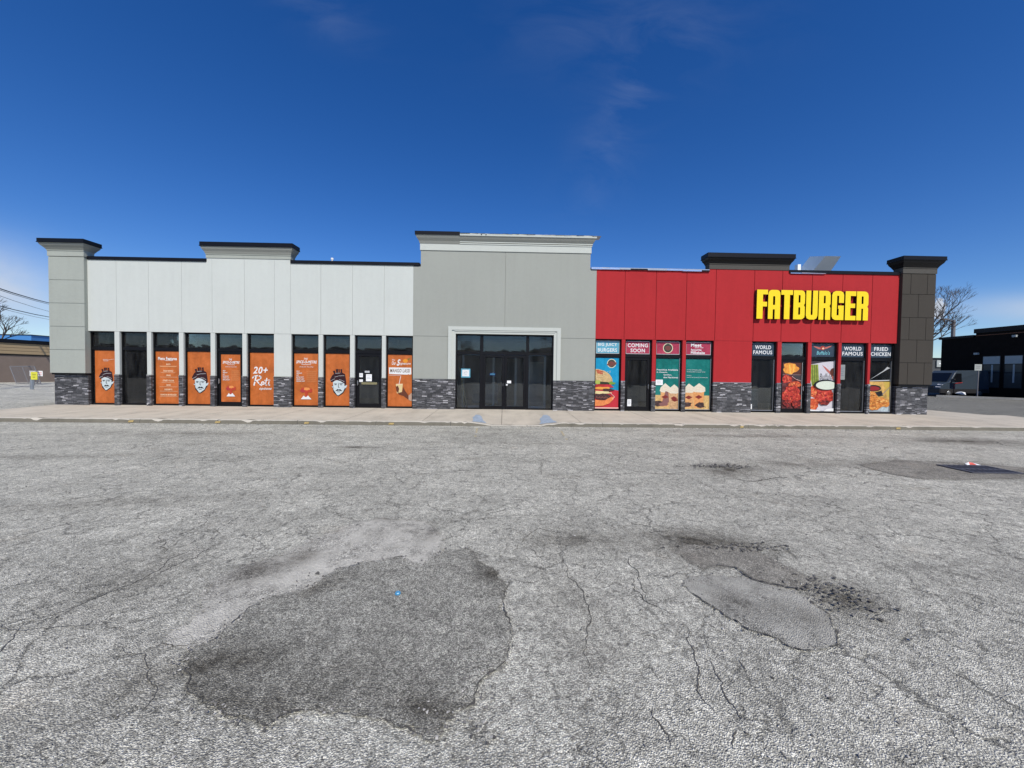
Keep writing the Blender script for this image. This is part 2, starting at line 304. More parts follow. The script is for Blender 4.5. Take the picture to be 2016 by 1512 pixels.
class Poster:
    """artwork in unit coordinates: u right 0..1, v down 0..1; each layer lies 1.5 mm in front of the one before"""
    def __init__(s, x0, x1, z0, z1, y, back):
        s.b = MB(); s.x0, s.x1, s.z0, s.z1, s.y = x0, x1, z0, z1, y; s.l = 1; s.w = x1-x0; s.h = z1-z0
        s.b.box(x0, x1, y-.001, y+.002, z0, z1, back)
    def P(s, u, v, l=None): return (s.x0+s.w*u, s.y-.0015*(l or s.l), s.z1-s.h*v)
    def poly(s, pts, m): s.b.poly([s.P(*q) for q in pts], m); s.l += .35; return s
    def rect(s, u0, v0, u1, v1, m): return s.poly([(u0, v0), (u1, v0), (u1, v1), (u0, v1)], m)
    def ell(s, u, v, a, b, m, n=20, rot=0, clip=True):
        pts = []
        for i in range(n):
            t = 2*math.pi*i/n; X = a*math.cos(t)*s.w; Y = b*math.sin(t)*s.h
            X, Y = X*math.cos(rot)-Y*math.sin(rot), X*math.sin(rot)+Y*math.cos(rot)
            pts.append((u+X/s.w, v+Y/s.h))
        if clip: pts = [(min(1, max(0, p)), min(1, max(0, q))) for p, q in pts]
        return s.poly(pts, m)
    def blob(s, u, v, a, b, m, seed=0, amp=.18, n=26, rot=0):
        rd = random.Random(seed); ph = [rd.uniform(0, 6.28) for _ in range(4)]; pts = []
        for i in range(n):
            t = 2*math.pi*i/n; k = 1+amp*(math.sin(3*t+ph[0])*.5+math.sin(5*t+ph[1])*.4+math.sin(8*t+ph[2])*.35)
            X = a*math.cos(t)*k*s.w; Y = b*math.sin(t)*k*s.h; X, Y = X*math.cos(rot)-Y*math.sin(rot), X*math.sin(rot)+Y*math.cos(rot)
            pts.append((min(1, max(0, u+X/s.w)), min(1, max(0, v+Y/s.h))))
        return s.poly(pts, m)
    def text(s, t, u0, v0, u1, v1, m, bold=.02, shear=0):
        me = textmesh(t, bold, shear); xs = [v.co.x for v in me.vertices]; ys = [v.co.y for v in me.vertices]
        a, b, c, d = min(xs), max(xs), min(ys), max(ys)
        def T(co): return s.P(u0+(co.x-a)/(b-a)*(u1-u0), v1-(co.y-c)/(d-c)*(v1-v0))
        s.b.mesh(me, m, T); bpy.data.meshes.remove(me); s.l += .35; return s
    def stroke(s, pts, wd, m):
        for (a, b), (c, d) in zip(pts, pts[1:]):
            A = Vector((a*s.w, b*s.h)); B = Vector((c*s.w, d*s.h)); t = (B-A).normalized() if (B-A).length else Vector((1, 0)); n = Vector((-t.y, t.x))*wd/2; A -= t*wd*.3; B += t*wd*.3
            s.b.poly([s.P(q.x/s.w, q.y/s.h) for q in (A+n, B+n, B-n, A-n)], m)
        s.l += .35; return s
    def build(s, label, group, name='window_poster', cat='poster'):
        o = s.b.build(name, None, False, (s.x0+s.w/2, s.y, s.z0)); return tag(o, label, cat, group)

# ------------------------------------------------------------ the ground
b = MB(); b.poly([(-400, -300, 0), (400, -300, 0), (400, 600, 0), (-400, 600, 0)], M['asphalt']); tag(b.build('parking_lot', fix=False), kind='structure')

def rough_outline(pts, amp, it=3, seed=1):
    rd = random.Random(seed); P = [Vector((x, y)) for x, y in pts]
    for k in range(it):
        Q = []
        for i, a in enumerate(P):
            c = P[(i+1) % len(P)]; d = c-a; n = Vector((-d.y, d.x)); Q += [a, (a+c)/2+n*rd.uniform(-amp, amp)]
        P = Q
    return P
def fan(b, P, z, m):
    from mathutils.geometry import tessellate_polygon
    V = [Vector((p.x, p.y, z)) for p in P]; base = len(b.v); b.v += [tuple(v) for v in V]; k = b.mi(m)
    for t in tessellate_polygon([V]): b.f.append([base+i for i in t]); b.m.append(k)
    return b
PA=[(-1.82,2.2),(-1.83,2.25),(-1.74,2.37),(-1.76,2.49),(-1.76,2.66),(-1.68,2.83),(-1.45,2.93),(-1.43,3.08),(-1.35,3.24),(-1.2,3.34),(-0.92,3.46),(-0.82,3.35),(-0.67,3.31),(-0.61,3.46),(-0.52,3.58),(-0.33,3.62),(-0.23,3.5),(-0.16,3.32),(-0.02,3.08),(0.05,2.94),(0.03,2.86),(0.07,2.47),(0.05,2.26),(-0.01,2.12),(-0.08,2.07),(-0.13,1.96),(-0.13,1.88),(-0.26,1.79),(-0.26,1.73),(-0.32,1.69),(-0.37,1.73),(-0.49,1.77),(-0.67,1.82),(-0.8,1.84),(-0.98,1.85),(-1.05,1.82),(-1.07,1.78),(-1.12,1.78),(-1.23,1.82),(-1.33,1.84),(-1.42,1.88),(-1.55,1.95),(-1.65,2.02),(-1.72,2.1)]
PB=[(-2.2,2.8),(-2.3,2.99),(-2.28,3.1),(-2.24,3.27),(-2.07,3.38),(-1.98,3.53),(-1.93,3.79),(-1.78,3.98),(-1.64,4.26),(-1.35,4.38),(-1.01,4.32),(-0.73,4.15),(-0.58,3.85),(-0.57,3.67),(-0.58,3.31),(-0.64,2.8),(-1.26,2.57),(-1.68,2.37),(-1.84,2.3),(-2.02,2.3),(-2.08,2.41),(-2.06,2.57),(-2.11,2.7)]
PC=[(1.45,3.0),(1.49,3.06),(1.55,3.11),(1.71,3.14),(1.84,3.13),(1.96,3.1),(2.08,3.05),(2.18,2.95),(2.29,2.83),(2.29,2.7),(2.3,2.6),(2.25,2.53),(2.2,2.43),(2.13,2.34),(2.08,2.29),(2.01,2.28),(1.92,2.26),(1.84,2.26),(1.77,2.29),(1.75,2.37),(1.68,2.41),(1.62,2.45),(1.6,2.54),(1.56,2.58),(1.54,2.68),(1.5,2.74),(1.46,2.86)]
PD=[(1.62,3.57),(1.81,3.72),(2.07,3.69),(2.21,3.72),(2.33,3.7),(2.45,3.6),(2.49,3.4),(2.54,3.25),(2.56,3.08),(2.51,2.98),(2.39,2.94),(2.26,2.94),(2.07,3.05),(2.04,3.15),(2.04,3.26),(1.89,3.3),(1.73,3.22),(1.67,3.36)]
PF=[(6.89,7.24),(6.81,6.89),(6.82,6.51),(6.99,6.23),(7.43,6.21),(8.11,6.26),(8.89,6.34),(9.52,6.59),(10.0,7.14),(9.6,7.42),(8.86,7.54),(8.23,7.68),(7.59,7.5)]
def patch(pts, m, z, seed, rim=.012, amp=.13, name='asphalt_patch', wide=.06):
    P = rough_outline(pts, amp, 3, seed); c = sum(P, Vector((0, 0)))/len(P); b = MB(); n = len(P); O = []; I = []
    for i, p in enumerate(P):
        d = P[(i+8) % n]-P[i-8]; nn = Vector((d.y, -d.x)).normalized()
        if nn.dot(p-c) < 0 and False: nn = -nn
        O.append((p, nn))
    area = sum(P[i].x*P[(i+1) % n].y-P[(i+1) % n].x*P[i].y for i in range(n)); sg = 1 if area > 0 else -1
    out = [p+nn*sg*wide*.45 for p, nn in O]; inn = [p-nn*sg*wide*.55 for p, nn in O]
    fan(b, inn, z, m); k0 = len(b.v); b.v += [(p.x, p.y, z-.0030-.0008*(i_ % 3)/3) for i_, p in enumerate(out)]
    for i in range(n): b.f.append([i, (i+1) % n, k0+(i+1) % n, k0+i]); b.m.append(0)
    o = b.build(name, fix=False); at = o.data.attributes.new('rim', 'FLOAT', 'POINT'); at.data.foreach_set('value', [1.0]*n+[0.0]*n)
    tag(o, kind='structure'); return P
patch(PB, M['patch_pale'], .004, 3, wide=.22)
OA = patch(PA, M['patch'], .008, 1, amp=.16, wide=.07)
patch(PD, M['patch_dirt'], .004, 5, amp=.05, wide=.13)
OC = patch(PC, M['patch_blue'], .008, 4, amp=.07, wide=.05)
OF = patch(PF, M['patch_dirt'], .004, 8, amp=.05, wide=.4)

def crackstrip(b, pts, w0, z, m, seed):
    rd = random.Random(seed); P = [Vector(p) for p in pts]
    for k in range(4 if len(pts) > 3 or seed > 60 or seed < 25 else 1):
        Q = [P[0]]
        for a, c in zip(P, P[1:]):
            d = c-a; n = Vector((-d.y, d.x)); Q += [(a+c)/2+n*rd.uniform(-.16, .16), c]
        P = Q
    Lf, Rt = [], []
    for i, p in enumerate(P):
        d = (P[min(i+1, len(P)-1)]-P[max(i-1, 0)]); d = d.normalized() if d.length else Vector((1, 0)); n = Vector((-d.y, d.x)); t = i/(len(P)-1)
        wd = w0*.72*(.25+.75*math.sin(math.pi*min(1, max(0, t))))*rd.uniform(.35, 1.3)/2
        Lf.append(p+n*wd); Rt.append(p-n*wd)
    for i in range(len(P)-1): b.poly([(q.x, q.y, z) for q in (Lf[i], Lf[i+1], Rt[i+1], Rt[i])], m)
CR=[[(-2.85,3.75),(-2.87,3.55),(-2.91,3.41),(-2.83,3.2),(-2.84,3.11),(-2.87,2.95),(-2.94,2.79),(-2.98,2.67),(-3.02,2.54)],[(-3.42,3.88),(-3.22,3.72),(-3.19,3.61),(-2.98,3.46)],[(-4.76,3.71),(-4.69,3.99),(-4.43,4.32)],[(-2.06,2.33),(-1.88,2.32)],[(-2.71,3.69),(-2.69,3.42),(-2.78,3.26),(-2.78,3.1)],[(1.07,3.13),(1.03,2.92),(1.07,2.76),(1.18,2.59)],[(1.26,2.57),(1.17,2.36),(1.16,2.24),(1.12,2.1),(1.07,2.01),(1.04,1.92),(1.07,1.82)],[(1.23,2.19),(1.21,2.02),(1.17,1.92),(1.18,1.84),(1.18,1.79)],[(0.75,1.85),(0.77,1.76),(0.77,1.67)],[(1.12,1.75),(1.04,1.65)],[(1.4,2.19),(1.38,2.09)],[(1.25,1.64),(1.25,1.6)],[(0.63,3.85),(0.55,3.16),(0.62,2.83),(0.56,2.41),(0.51,2.08)],[(1.23,3.63),(1.11,3.0),(1.07,2.73)],[(3.97,5.43),(3.91,5.11),(3.93,4.82),(3.97,4.69)],[(3.62,6.18),(3.85,6.08),(4.34,6.15),(4.92,6.28)],[(6.89,7.24),(6.81,6.89),(6.82,6.51),(6.99,6.23)],[(12.96,11.25),(13.6,10.96),(12.92,9.64),(12.8,9.15)],[(-5.85,4.9),(-5.26,5.12),(-4.61,5.35)],[(0.11,3.57),(0.39,4.11),(0.64,3.91)]]
b = MB()
for i, c in enumerate(CR): crackstrip(b, c, .011 if i not in (15, 16, 17) else .035, .0035+.0003*(i % 4), M['crack'], i)
for Q, segs in ((OA, ((0, 40), (60, 95), (150, 215), (235, 300), (305, 350))), (OC, ((70, 120), (130, 214)))):
    for a_, c_ in segs:
        q = [Q[i % len(Q)] for i in range(a_, c_)]
        for i in range(0, len(q)-6, 6): crackstrip(b, [tuple(v) for v in q[i:i+8:3]], .016*random.random()+.004, .0125+.0002*(i % 3), M['crack'], i)
crackstrip(b, [(1.89, 3.30), (2.04, 3.26), (2.04, 3.15), (2.07, 3.05), (2.26, 2.95), (2.39, 2.93)], .03, .0135, M['crack'], 50)
rd = random.Random(11)
for i in range(34):
    x = rd.uniform(-7, 8); y = rd.uniform(2.2, 11); a = rd.uniform(-.6, .6) + (math.pi/2 if rd.random() < .35 else 0); pts = [(x, y)]
    for k in range(rd.randint(2, 5)): a += rd.uniform(-.5, .5); x += math.cos(a)*.3; y += math.sin(a)*.3; pts.append((x, y))
    crackstrip(b, pts, .005+.0007*y, .0035+.0003*(i % 5), M['crack'], 100+i)
tag(b.build('pavement_cracks', fix=False), kind='structure')

# loose broken asphalt and grit round the potholes
def rock(b, c, r, m, rd):
    vs = [Vector((rd.uniform(-1, 1), rd.uniform(-1, 1), rd.uniform(-.4, .8))).normalized()*rd.uniform(.7, 1.2) for _ in range(8)]
    bm = bmesh.new(); [bm.verts.new(v) for v in vs]; res = bmesh.ops.convex_hull(bm, input=bm.verts); bm.verts.ensure_lookup_table(); bm.verts.index_update()
    base = len(b.v); b.v += [(c[0]+v.co.x*r, c[1]+v.co.y*r, c[2]+v.co.z*r*.7) for v in bm.verts]; k = b.mi(m)
    for f in bm.faces: b.f.append([base+v.index for v in f.verts]); b.m.append(k)
    bm.free()
M['grit_dark'] = plain('dark_grit', (.09, .087, .08), .95, 0, .5, 30); M['grit_pale'] = plain('pale_grit', (.42, .41, .38), .9, 0, .4, 30); M['grit_mid'] = plain('mid_grit', (.16, .155, .145), .9, 0, .5, 30)
b = MB(); rd = random.Random(5)
def cluster(cx, cy, sx, sy, n, r0, r1, ms, ang=0):
    for _ in range(n):
        u, v = rd.gauss(0, sx), rd.gauss(0, sy); x = cx+u*math.cos(ang)-v*math.sin(ang); y = cy+u*math.sin(ang)+v*math.cos(ang); r = rd.uniform(r0, r1)
        rock(b, (x, y, .008+r*.1), r, M[rd.choice(ms)], rd)
cluster(2.55, 2.85, .16, .13, 150, .006, .02, ['grit_dark', 'grit_mid', 'grit_dark'], -1)
cluster(2.3, 3.66, .22, .05, 110, .006, .018, ['grit_dark', 'grit_dark', 'grit_mid'])
cluster(4.05, 7.0, .30, .07, 120, .012, .035, ['grit_dark', 'grit_mid'])
cluster(-1.42, 2.98, .08, .1, 22, .006, .014, ['grit_dark'], .5)
cluster(-1.7, 2.55, .08, .12, 20, .005, .012, ['grit_dark', 'grit_mid'])
for q in OA[::7]:
    if rd.random() < .75: cluster(q.x, q.y, .03, .03, rd.randint(3, 9), .004, .011, ['grit_dark', 'grit_mid', 'grit_mid', 'grit_pale'])
for q in OC[::8]: cluster(q.x, q.y, .03, .03, rd.randint(1, 5), .004, .010, ['grit_dark', 'grit_mid'])
cluster(-.2, 1.86, .10, .12, 50, .005, .012, ['grit_mid', 'grit_pale', 'grit_dark'])
for _ in range(500):
    y = 1.5+8*rd.random()**1.7; x = rd.uniform(-1.25, 1.25)*y; r = rd.uniform(.0035, .009)*(1+.12*y); rock(b, (x, y, .004+r*.1), r, M[rd.choice(['grit_pale', 'grit_pale', 'grit_dark', 'grit_mid'])], rd)
for _ in range(260):
    x = rd.uniform(-12, 14); y = 12.05+x*.01-abs(rd.gauss(0, .12)); r = rd.uniform(.01, .03); rock(b, (x, y, .005), r, M[rd.choice(['grit_pale', 'grit_mid', 'grit_pale'])], rd)
tag(b.build('loose_gravel', fix=True), 'loose grit and crumbled asphalt scattered over the parking lot', 'gravel', kind='stuff')

# faded stall lines
b = MB()
for x0, y0, x1, y1 in ((-.80, 11.9, -.72, 9.8), (1.72, 11.5, 1.62, 9.5)):
    n = 9; rdl = random.Random(3)
    for i in range(n):
        if rdl.random() < .35: continue
        t = i/n; u = (i+.7)/n; b.poly([(x0+(x1-x0)*t-.03, y0+(y1-y0)*t, .004), (x0+(x1-x0)*t+.03, y0+(y1-y0)*t, .004), (x0+(x1-x0)*u+.02, y0+(y1-y0)*u, .004), (x0+(x1-x0)*u-.03, y0+(y1-y0)*u, .004)], M['yellow'])
M['yfaint'] = plain('worn_yellow_line', (.42, .36, .22), .9, 0, .3, 30)
b.mats = [M['yfaint']]; tag(b.build('stall_lines', fix=False), kind='structure')

# ------------------------------------------------------------ sidewalk and kerb
def ky(x): return 12.2+.012*x                      # front edge of the kerb
def swz(x, y): return .125+(y-ky(x))/(15.5-ky(x))*.095
def kdrop(x): return 0 if x < -1.1 or x > 1.9 else (x+1.1)/.8 if x < -.3 else (1.9-x)/.95 if x > .95 else 1
def wz(x, y):       # height of the walk, falling to the dropped kerb
    z0 = .125*(1-kdrop(x))+.03*kdrop(x); return z0+(y-ky(x)-.16)/(15.5-ky(x)-.16)*(.22-z0)
b = MB(); xs = [-17.7, -15.2, -12.6, -10.0, -7.6, -5.1, -2.6, -.06, 2.52, 5.1, 7.7, 10.3, 12.9, 15.5, 18.0, 21.0]
for x0, x1 in zip(xs, xs[1:]):
    a = x0+.006; c = x1-.006; sub = [a]+[q for q in (-1.1, -.7, -.3, .95, 1.4, 1.9) if a < q < c]+[c]
    for u0, u1 in zip(sub, sub[1:]):
        for k in range(6):
            g = lambda x, t: (x, ky(x)+.16+(15.62-ky(x)-.16)*t, wz(x, ky(x)+.16+(15.62-ky(x)-.16)*t))
            b.poly([g(u0, k/6), g(u1, k/6), g(u1, (k+1)/6), g(u0, (k+1)/6)], M['walk'])
b.poly([(-17.7, 12.2, .02), (21, 12.5, .02), (21, 15.7, .02), (-17.7, 15.7, .02)], M['crack'])
for y0, y1 in ((15.63, 18.2), (18.21, 20.8), (20.81, 24), (24.01, 28)): b.box(17.55, 20.4, y0, y1, -.05, .215, M['walk'])
tag(b.build('sidewalk', fix=False), kind='structure')

# front kerb, dropped at the entrance, chipped along its edge
b = MB(); rk = random.Random(21); seg = []; x = -17.7
while x < 21: seg.append(x); x += .09
prev = None
for x in seg:
    dz = kdrop(x)
    top = .125*(1-dz)+.022*dz; n1 = noise.noise(Vector((x*2.2, 0, 3))); n2 = noise.noise(Vector((x*7, 4, 3)))
    chip = max(0, n1-.22)*.20+max(0, n2-.18)*.10 if x < 14 else max(0, n1-.3)*.08
    y0 = ky(x)+n2*.012; tz = max(.018, top-chip*.9)
    pr = [(x, y0-.02, -.02), (x, y0+.005+n1*.01, tz-.012 if top > .06 else tz*.5), (x, y0+.02+chip*.5, tz), (x, y0+.165, max(top, .026)-chip*.2)]
    if prev:
        joint = int((x+40)/2.4) != int((x-.09+40)/2.4)
        if joint: pr = [(q[0]-.075, q[1], q[2]) for q in pr]
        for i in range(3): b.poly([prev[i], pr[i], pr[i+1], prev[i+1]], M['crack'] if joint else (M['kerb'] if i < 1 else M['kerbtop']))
        if joint: pr = [(q[0], q[1], q[2]) for q in pr]
    prev = pr
for x, wd in ((-11.46, .13), (-8.85, .13), (-6.14, .12), (-3.52, .14), (7.74, .09), (12.99, .12)):
    y = ky(x); b.poly([(x-wd*.7, y-.03, .02), (x+wd*.5, y-.03, .03), (x+wd*.6, y-.014, .085), (x-wd*.6, y-.014, .08)], M['yellow'])
tag(b.build('kerb', fix=False), kind='structure')
b = MB()
for (ax, ay), (bx, by), (cx, cy) in (((-.93, 14.0), (-1.02, 12.4), (-.55, 12.42)), ((1.55, 14.2), (1.16, 12.4), (1.75, 12.45))):
    for k in range(1):
        P = rough_outline([(ax-.07, ay), (ax+.07, ay-.02), (cx, cy), (bx, by)], .05, 3, 9); fz = [(p.x, p.y, wz(p.x, p.y)+.006) for p in P]
        bb = len(b.v); b.v += fz; kk = b.mi(M['flare'])
        from mathutils.geometry import tessellate_polygon
        for t in tessellate_polygon([[Vector(v) for v in fz]]): b.f.append([bb+i for i in t]); b.m.append(kk)
tag(b.build('ramp_flares', fix=False), kind='structure')

# ------------------------------------------------------------ the commercial building
Y = 15.5
ZB, ZH, ZT, ZS = .20, 3.14, 5.92, 1.43
B = empty('commercial_building', (0, Y, ZB), 'single storey shopping strip with white, grey and red stucco fronts', 'building')
def wall(name, x0, x1, z0, z1, joints, mat, label, gap=.008, extra=None, zj=None, deep=.022):
    b = MB(); xs = [x0]+joints+[x1]
    for i, (a, c) in enumerate(zip(xs, xs[1:])):
        l = a+(gap/2 if i else 0); r = c-(gap/2 if i < len(xs)-2 else 0); b.box(l, r, Y, Y+.06, z0, z1, mat)
    b.box(x0+.01, x1-.01, Y+deep, Y+.30, z0+.004, z1-.004, mat)
    if extra: extra(b)
    o = b.build(name, B); tag(o, label); return o
M['joint'] = plain('joint_shadow_bead', (.10, .10, .10), .9)
# white wall with its raised bay
wj = [-15.26, -14.02, -12.74]; w1 = [-11.56, -10.30, -9.13]; w2 = [-7.31, -6.06, -4.81]
def lowwall(b, mat, spans):
    for x0, x1 in spans: b.box(x0, x1, Y, Y+.2, ZS, ZH-.008, mat)
wall('stucco_wall', -16.36, -11.76, ZH, ZT, wj, M['white'], 'white stucco panels left of the raised bay', .007)
wall('stucco_wall', -11.76, -8.503, ZH, 6.07, w1, M['white'], 'white stucco panels below the grey raised cornice', .007)
wall('stucco_wall', -8.497, -3.663, ZH, ZT, w2, M['white'], 'white stucco panels beside the tall grey entrance bay', .009)
# centre bay
b = MB()
for x0, x1, z0, z1 in ((-3.66, -.007, ZH+.006, 3.60), (.007, 3.67, ZH+.006, 3.60)):
    if x0 < 0: b.box(-3.66, -2.20, Y, Y+.06, ZH+.006, 3.53, M['grey'])
    else: b.box(2.2, 3.67, Y, Y+.06, ZH+.006, 3.53, M['grey'])
b.box(-3.66, -2.20, Y, Y+.06, ZS, ZH-.006, M['grey']); b.box(2.2, 3.67, Y, Y+.06, ZS, ZH-.006, M['grey'])
b.box(-3.66, -.008, Y, Y+.06, 3.53, 5.90, M['grey']); b.box(.008, 3.67, Y, Y+.06, 3.53, 5.90, M['grey'])
b.box(-3.37, -.008, Y, Y+.06, 5.90, 6.54, M['grey']); b.box(.008, 3.41, Y, Y+.06, 5.90, 6.54, M['grey'])
b.box(-3.65, 3.66, Y+.022, Y+.3, 3.29, 5.89, M['grey']); b.box(-3.36, 3.40, Y+.0225, Y+.40, 5.895, 6.90, M['grey'])
b.box(-3.65, -1.97, Y+.022, Y+.3, .2, 3.288, M['grey']); b.box(1.99, 3.66, Y+.022, Y+.3, .2, 3.288, M['grey'])
tag(b.build('stucco_wall', B), 'tall grey stucco wall above the main entrance')
# red walls
rg = .018
wall('stucco_wall', 3.673, 8.25, ZH, ZT, [4.83, 6.105, 7.34], M['red'], 'red stucco panels beside the tall grey entrance bay', rg)
wall('stucco_wall', 8.25, 11.51, ZH, 6.02, [8.54, 10.117, 11.27], M['red'], 'red stucco panels below the dark raised cornice', rg)
wall('stucco_wall', 11.51, 16.12, ZH, ZT, [12.5, 13.765, 15.0], M['red'], 'red stucco panels beside the dark corner pillar', rg)

# openings
LW = [(-16.36, -15.35), (-15.165, -14.10), (-13.935, -12.86), (-12.685, -11.63), (-11.46, -10.39), (-10.225, -9.15), (-8.477, -7.40), (-7.228, -6.155), (-5.98, -4.893), (-4.742, -3.662)]
RW = [(3.672, 4.748), (4.895, 5.997), (6.148, 7.233), (7.375, 8.522), (10.088, 11.148), (11.317, 12.413), (12.562, 13.683), (13.805, 14.926), (15.032, 16.08)]
def piers(op, mat, lab):
    for (a0, a1), (c0, c1) in zip(op, op[1:]):
        wide = c0-a1 > .4
        b = MB(); b.box(a1, c0, Y, Y+.24, ZS, ZH-.008, mat)
        if wide: b.box(a1+.001, c0-.001, Y+.015, Y+.2, ZH-.0081, ZH-.001, M['joint'])
        o = b.build('pier', B)
        s = MB(); s.box(a1-.004, c0+.004, Y-.03, Y+.25, ZB, ZS, M['stone']); s.box(a1-.006, c0+.006, Y-.034, Y, ZS-.0005, ZS+.022, M['grey' if mat is M['white'] else 'silver']); s.build('stone_base', o)
        if wide: tag(o, lab)
piers(LW, M['white'], 'wide white stucco pier between two orange poster windows')
piers(RW, M['red'], 'wide red stucco pier between the two groups of red unit windows')
b = MB(); b.box(-3.655, -1.957, Y-.035, Y+.25, ZB, ZS, M['stone']); b.build('stone_base', B)
b = MB(); b.box(1.987, 3.667, Y-.035, Y+.25, ZB, ZS, M['stone']); b.build('stone_base', B)

YF = Y+.085        # frame front
def opening(x0, x1, door=False, zt0=2.41, zt1=2.53, handle=1, name=None, poster_only=False):
    """aluminium storefront: outer frame, transom bar, two panes (or a door leaf)"""
    b = MB(); fr = M['frame']; t = .05; ya, yb = YF, YF+.11
    b.box(x0, x0+t, ya, yb, ZB, ZH, fr); b.box(x1-t, x1, ya, yb, ZB, ZH, fr); b.box(x0+t, x1-t, ya, yb, ZH-t, ZH, fr)
    if not door: b.box(x0+t, x1-t, ya, yb, ZB+.03, ZB+.10, fr); b.box(x0-.001, x1+.001, ya-.05, ya-.001, ZB-.02, ZB+.03, M['walk'])
    b.box(x0+t, x1-t, ya, yb, zt0, zt1, fr)
    for xx in (x0+t, x1-t-.008): b.box(xx+.0005, xx+.0075, ya+.03, yb-.03, ZB+.1, zt0-.001, M['frame'])
    if x0 > 4.7 and not door:
        b.box(x1-t-.022, x1-t-.001, ya+.012, ya+.045, ZB+.101, zt0-.002, M['silver']); b.box(x0+t, x1-t-.023, ya+.012, ya+.045, ZB+.101, ZB+.125, M['silver'])
    W = b.build('door' if door else 'window', B)
    p = MB(); p.box(x0+t, x1-t, YF+.05, YF+.058, zt1, ZH-t, M['glass']); p.build('pane', W)
    if not door:
        p = MB(); p.box(x0+t, x1-t, YF+.05, YF+.058, ZB+.10, zt0, M['glass']); p.build('pane', W)
    else:
        l = MB(); a, c = x0+t+.006, x1-t-.006; s = .095; l.box(a, a+s, YF+.02, YF+.07, ZB+.012, zt0-.006, fr); l.box(c-s, c, YF+.02, YF+.07, ZB+.012, zt0-.006, fr)
        l.box(a+s, c-s, YF+.02, YF+.07, zt0-.006-.10, zt0-.006, fr); l.box(a+s, c-s, YF+.02, YF+.07, ZB+.012, ZB+.20, fr); l.build('door_leaf', W)
        p = MB(); p.box(a+s, c-s, YF+.042, YF+.049, ZB+.20, zt0-.106, M['glass']); p.build('pane', W)
        h = MB(); hx = a+.045 if handle < 0 else c-.045; h.box(hx-.02, hx+.02, YF-.01, YF+.0195, 1.16, 1.30, M['steel']); h.tube((hx, YF-.035, 1.13), (hx, YF-.035, 1.33), .011, .011, M['steel'])
        h.tube((hx, YF-.035, 1.15), (hx, YF, 1.15), .008, .008, M['steel']); h.tube((hx, YF-.035, 1.31), (hx, YF, 1.31), .008, .008, M['steel']); h.build('handle', W)
    return W
for i, (a, c) in enumerate(LW):
    o = opening(a, c, i in (4, 8), handle=-1)
    if i == 1: tag(o, 'bare window without a poster, dark and cluttered inside')
    if i == 8: tag(o, 'black glazed door with white notices and a push bar')
for i, (a, c) in enumerate(RW):
    o = opening(a, c, i in (1, 5), handle=1)
    if i == 1: tag(o, 'black glazed door below the coming soon poster')
# push bar and notices on the dark door
# main entrance
b = MB(); fr = M['frame']; x0, x1, zt = -1.955, 1.985, 3.255; t = .055
for a, c in ((x0, x0+t), (-.985, -.855), (.885, 1.0), (x1-t, x1)): b.box(a, c, YF, YF+.12, ZB, zt, fr)
for a, c in ((x0+t, -.985), (-.855, .885), (1.0, x1-t)):
    b.box(a, c, YF, YF+.12, zt-t, zt, fr); b.box(a, c, YF, YF+.12, 2.44, 2.52 if a < -1 or a > .9 else 2.56, fr)
for a, c in ((x0+t, -.985), (1.0, x1-t)): b.box(a, c, YF, YF+.12, ZB, ZB+.08, fr)
E_ = b.build('entrance', B); tag(E_, 'wide black framed glass entrance with double doors')
for a, c in ((x0+t, -.985), (-.855, .885), (1.0, x1-t)): p = MB(); p.box(a, c, YF+.05, YF+.058, 2.56 if -.9 < a < .8 else 2.52, zt-t, M['glass']); p.build('pane', E_)
for a, c in ((x0+t, -.985), (1.0, x1-t)): p = MB(); p.box(a, c, YF+.05, YF+.058, ZB+.08, 2.44, M['glass']); p.build('pane', E_)
for a, c, hx in ((-.85, .010, -.045), (.020, .88, .07)):
    l = MB(); s = .095; l.box(a, a+s, YF+.02, YF+.07, ZB+.01, 2.43, fr); l.box(c-s, c, YF+.02, YF+.07, ZB+.01, 2.43, fr); l.box(a+s, c-s, YF+.02, YF+.07, 2.33, 2.43, fr); l.box(a+s, c-s, YF+.02, YF+.07, ZB+.01, ZB+.16, fr)
    d = l.build('door_leaf', E_)
    p = MB(); p.box(a+s, c-s, YF+.042, YF+.049, ZB+.16, 2.33, M['glass']); p.build('pane', E_)
    h = MB(); h.box(hx-.018, hx+.018, YF+.005, YF+.0195, 1.18, 1.30, M['steel']); h.tube((hx, YF-.03, 1.05), (hx, YF-.03, 1.4), .011, .011, M['frame']); h.build('handle', E_)
# trim surround, two steps
b = MB(); tm = M['trim']
b.box(-2.25, -2.10, Y-.07, Y+.05, ZS, 3.54, tm); b.box(2.11, 2.26, Y-.07, Y+.05, ZS, 3.54, tm); b.box(-2.10, 2.11, Y-.07, Y+.05, 3.40, 3.54, tm)
b.box(-2.10, -1.957, Y-.035, Y+.07, ZS, 3.40, tm); b.box(1.987, 2.11, Y-.035, Y+.07, ZS, 3.40, tm); b.box(-1.957, 1.987, Y-.035, Y+.07, 3.257, 3.40, tm)
b.box(-2.0, 2.03, Y-.055, Y-.03, 3.345, 3.392, tm)
b.build('door_surround', B)

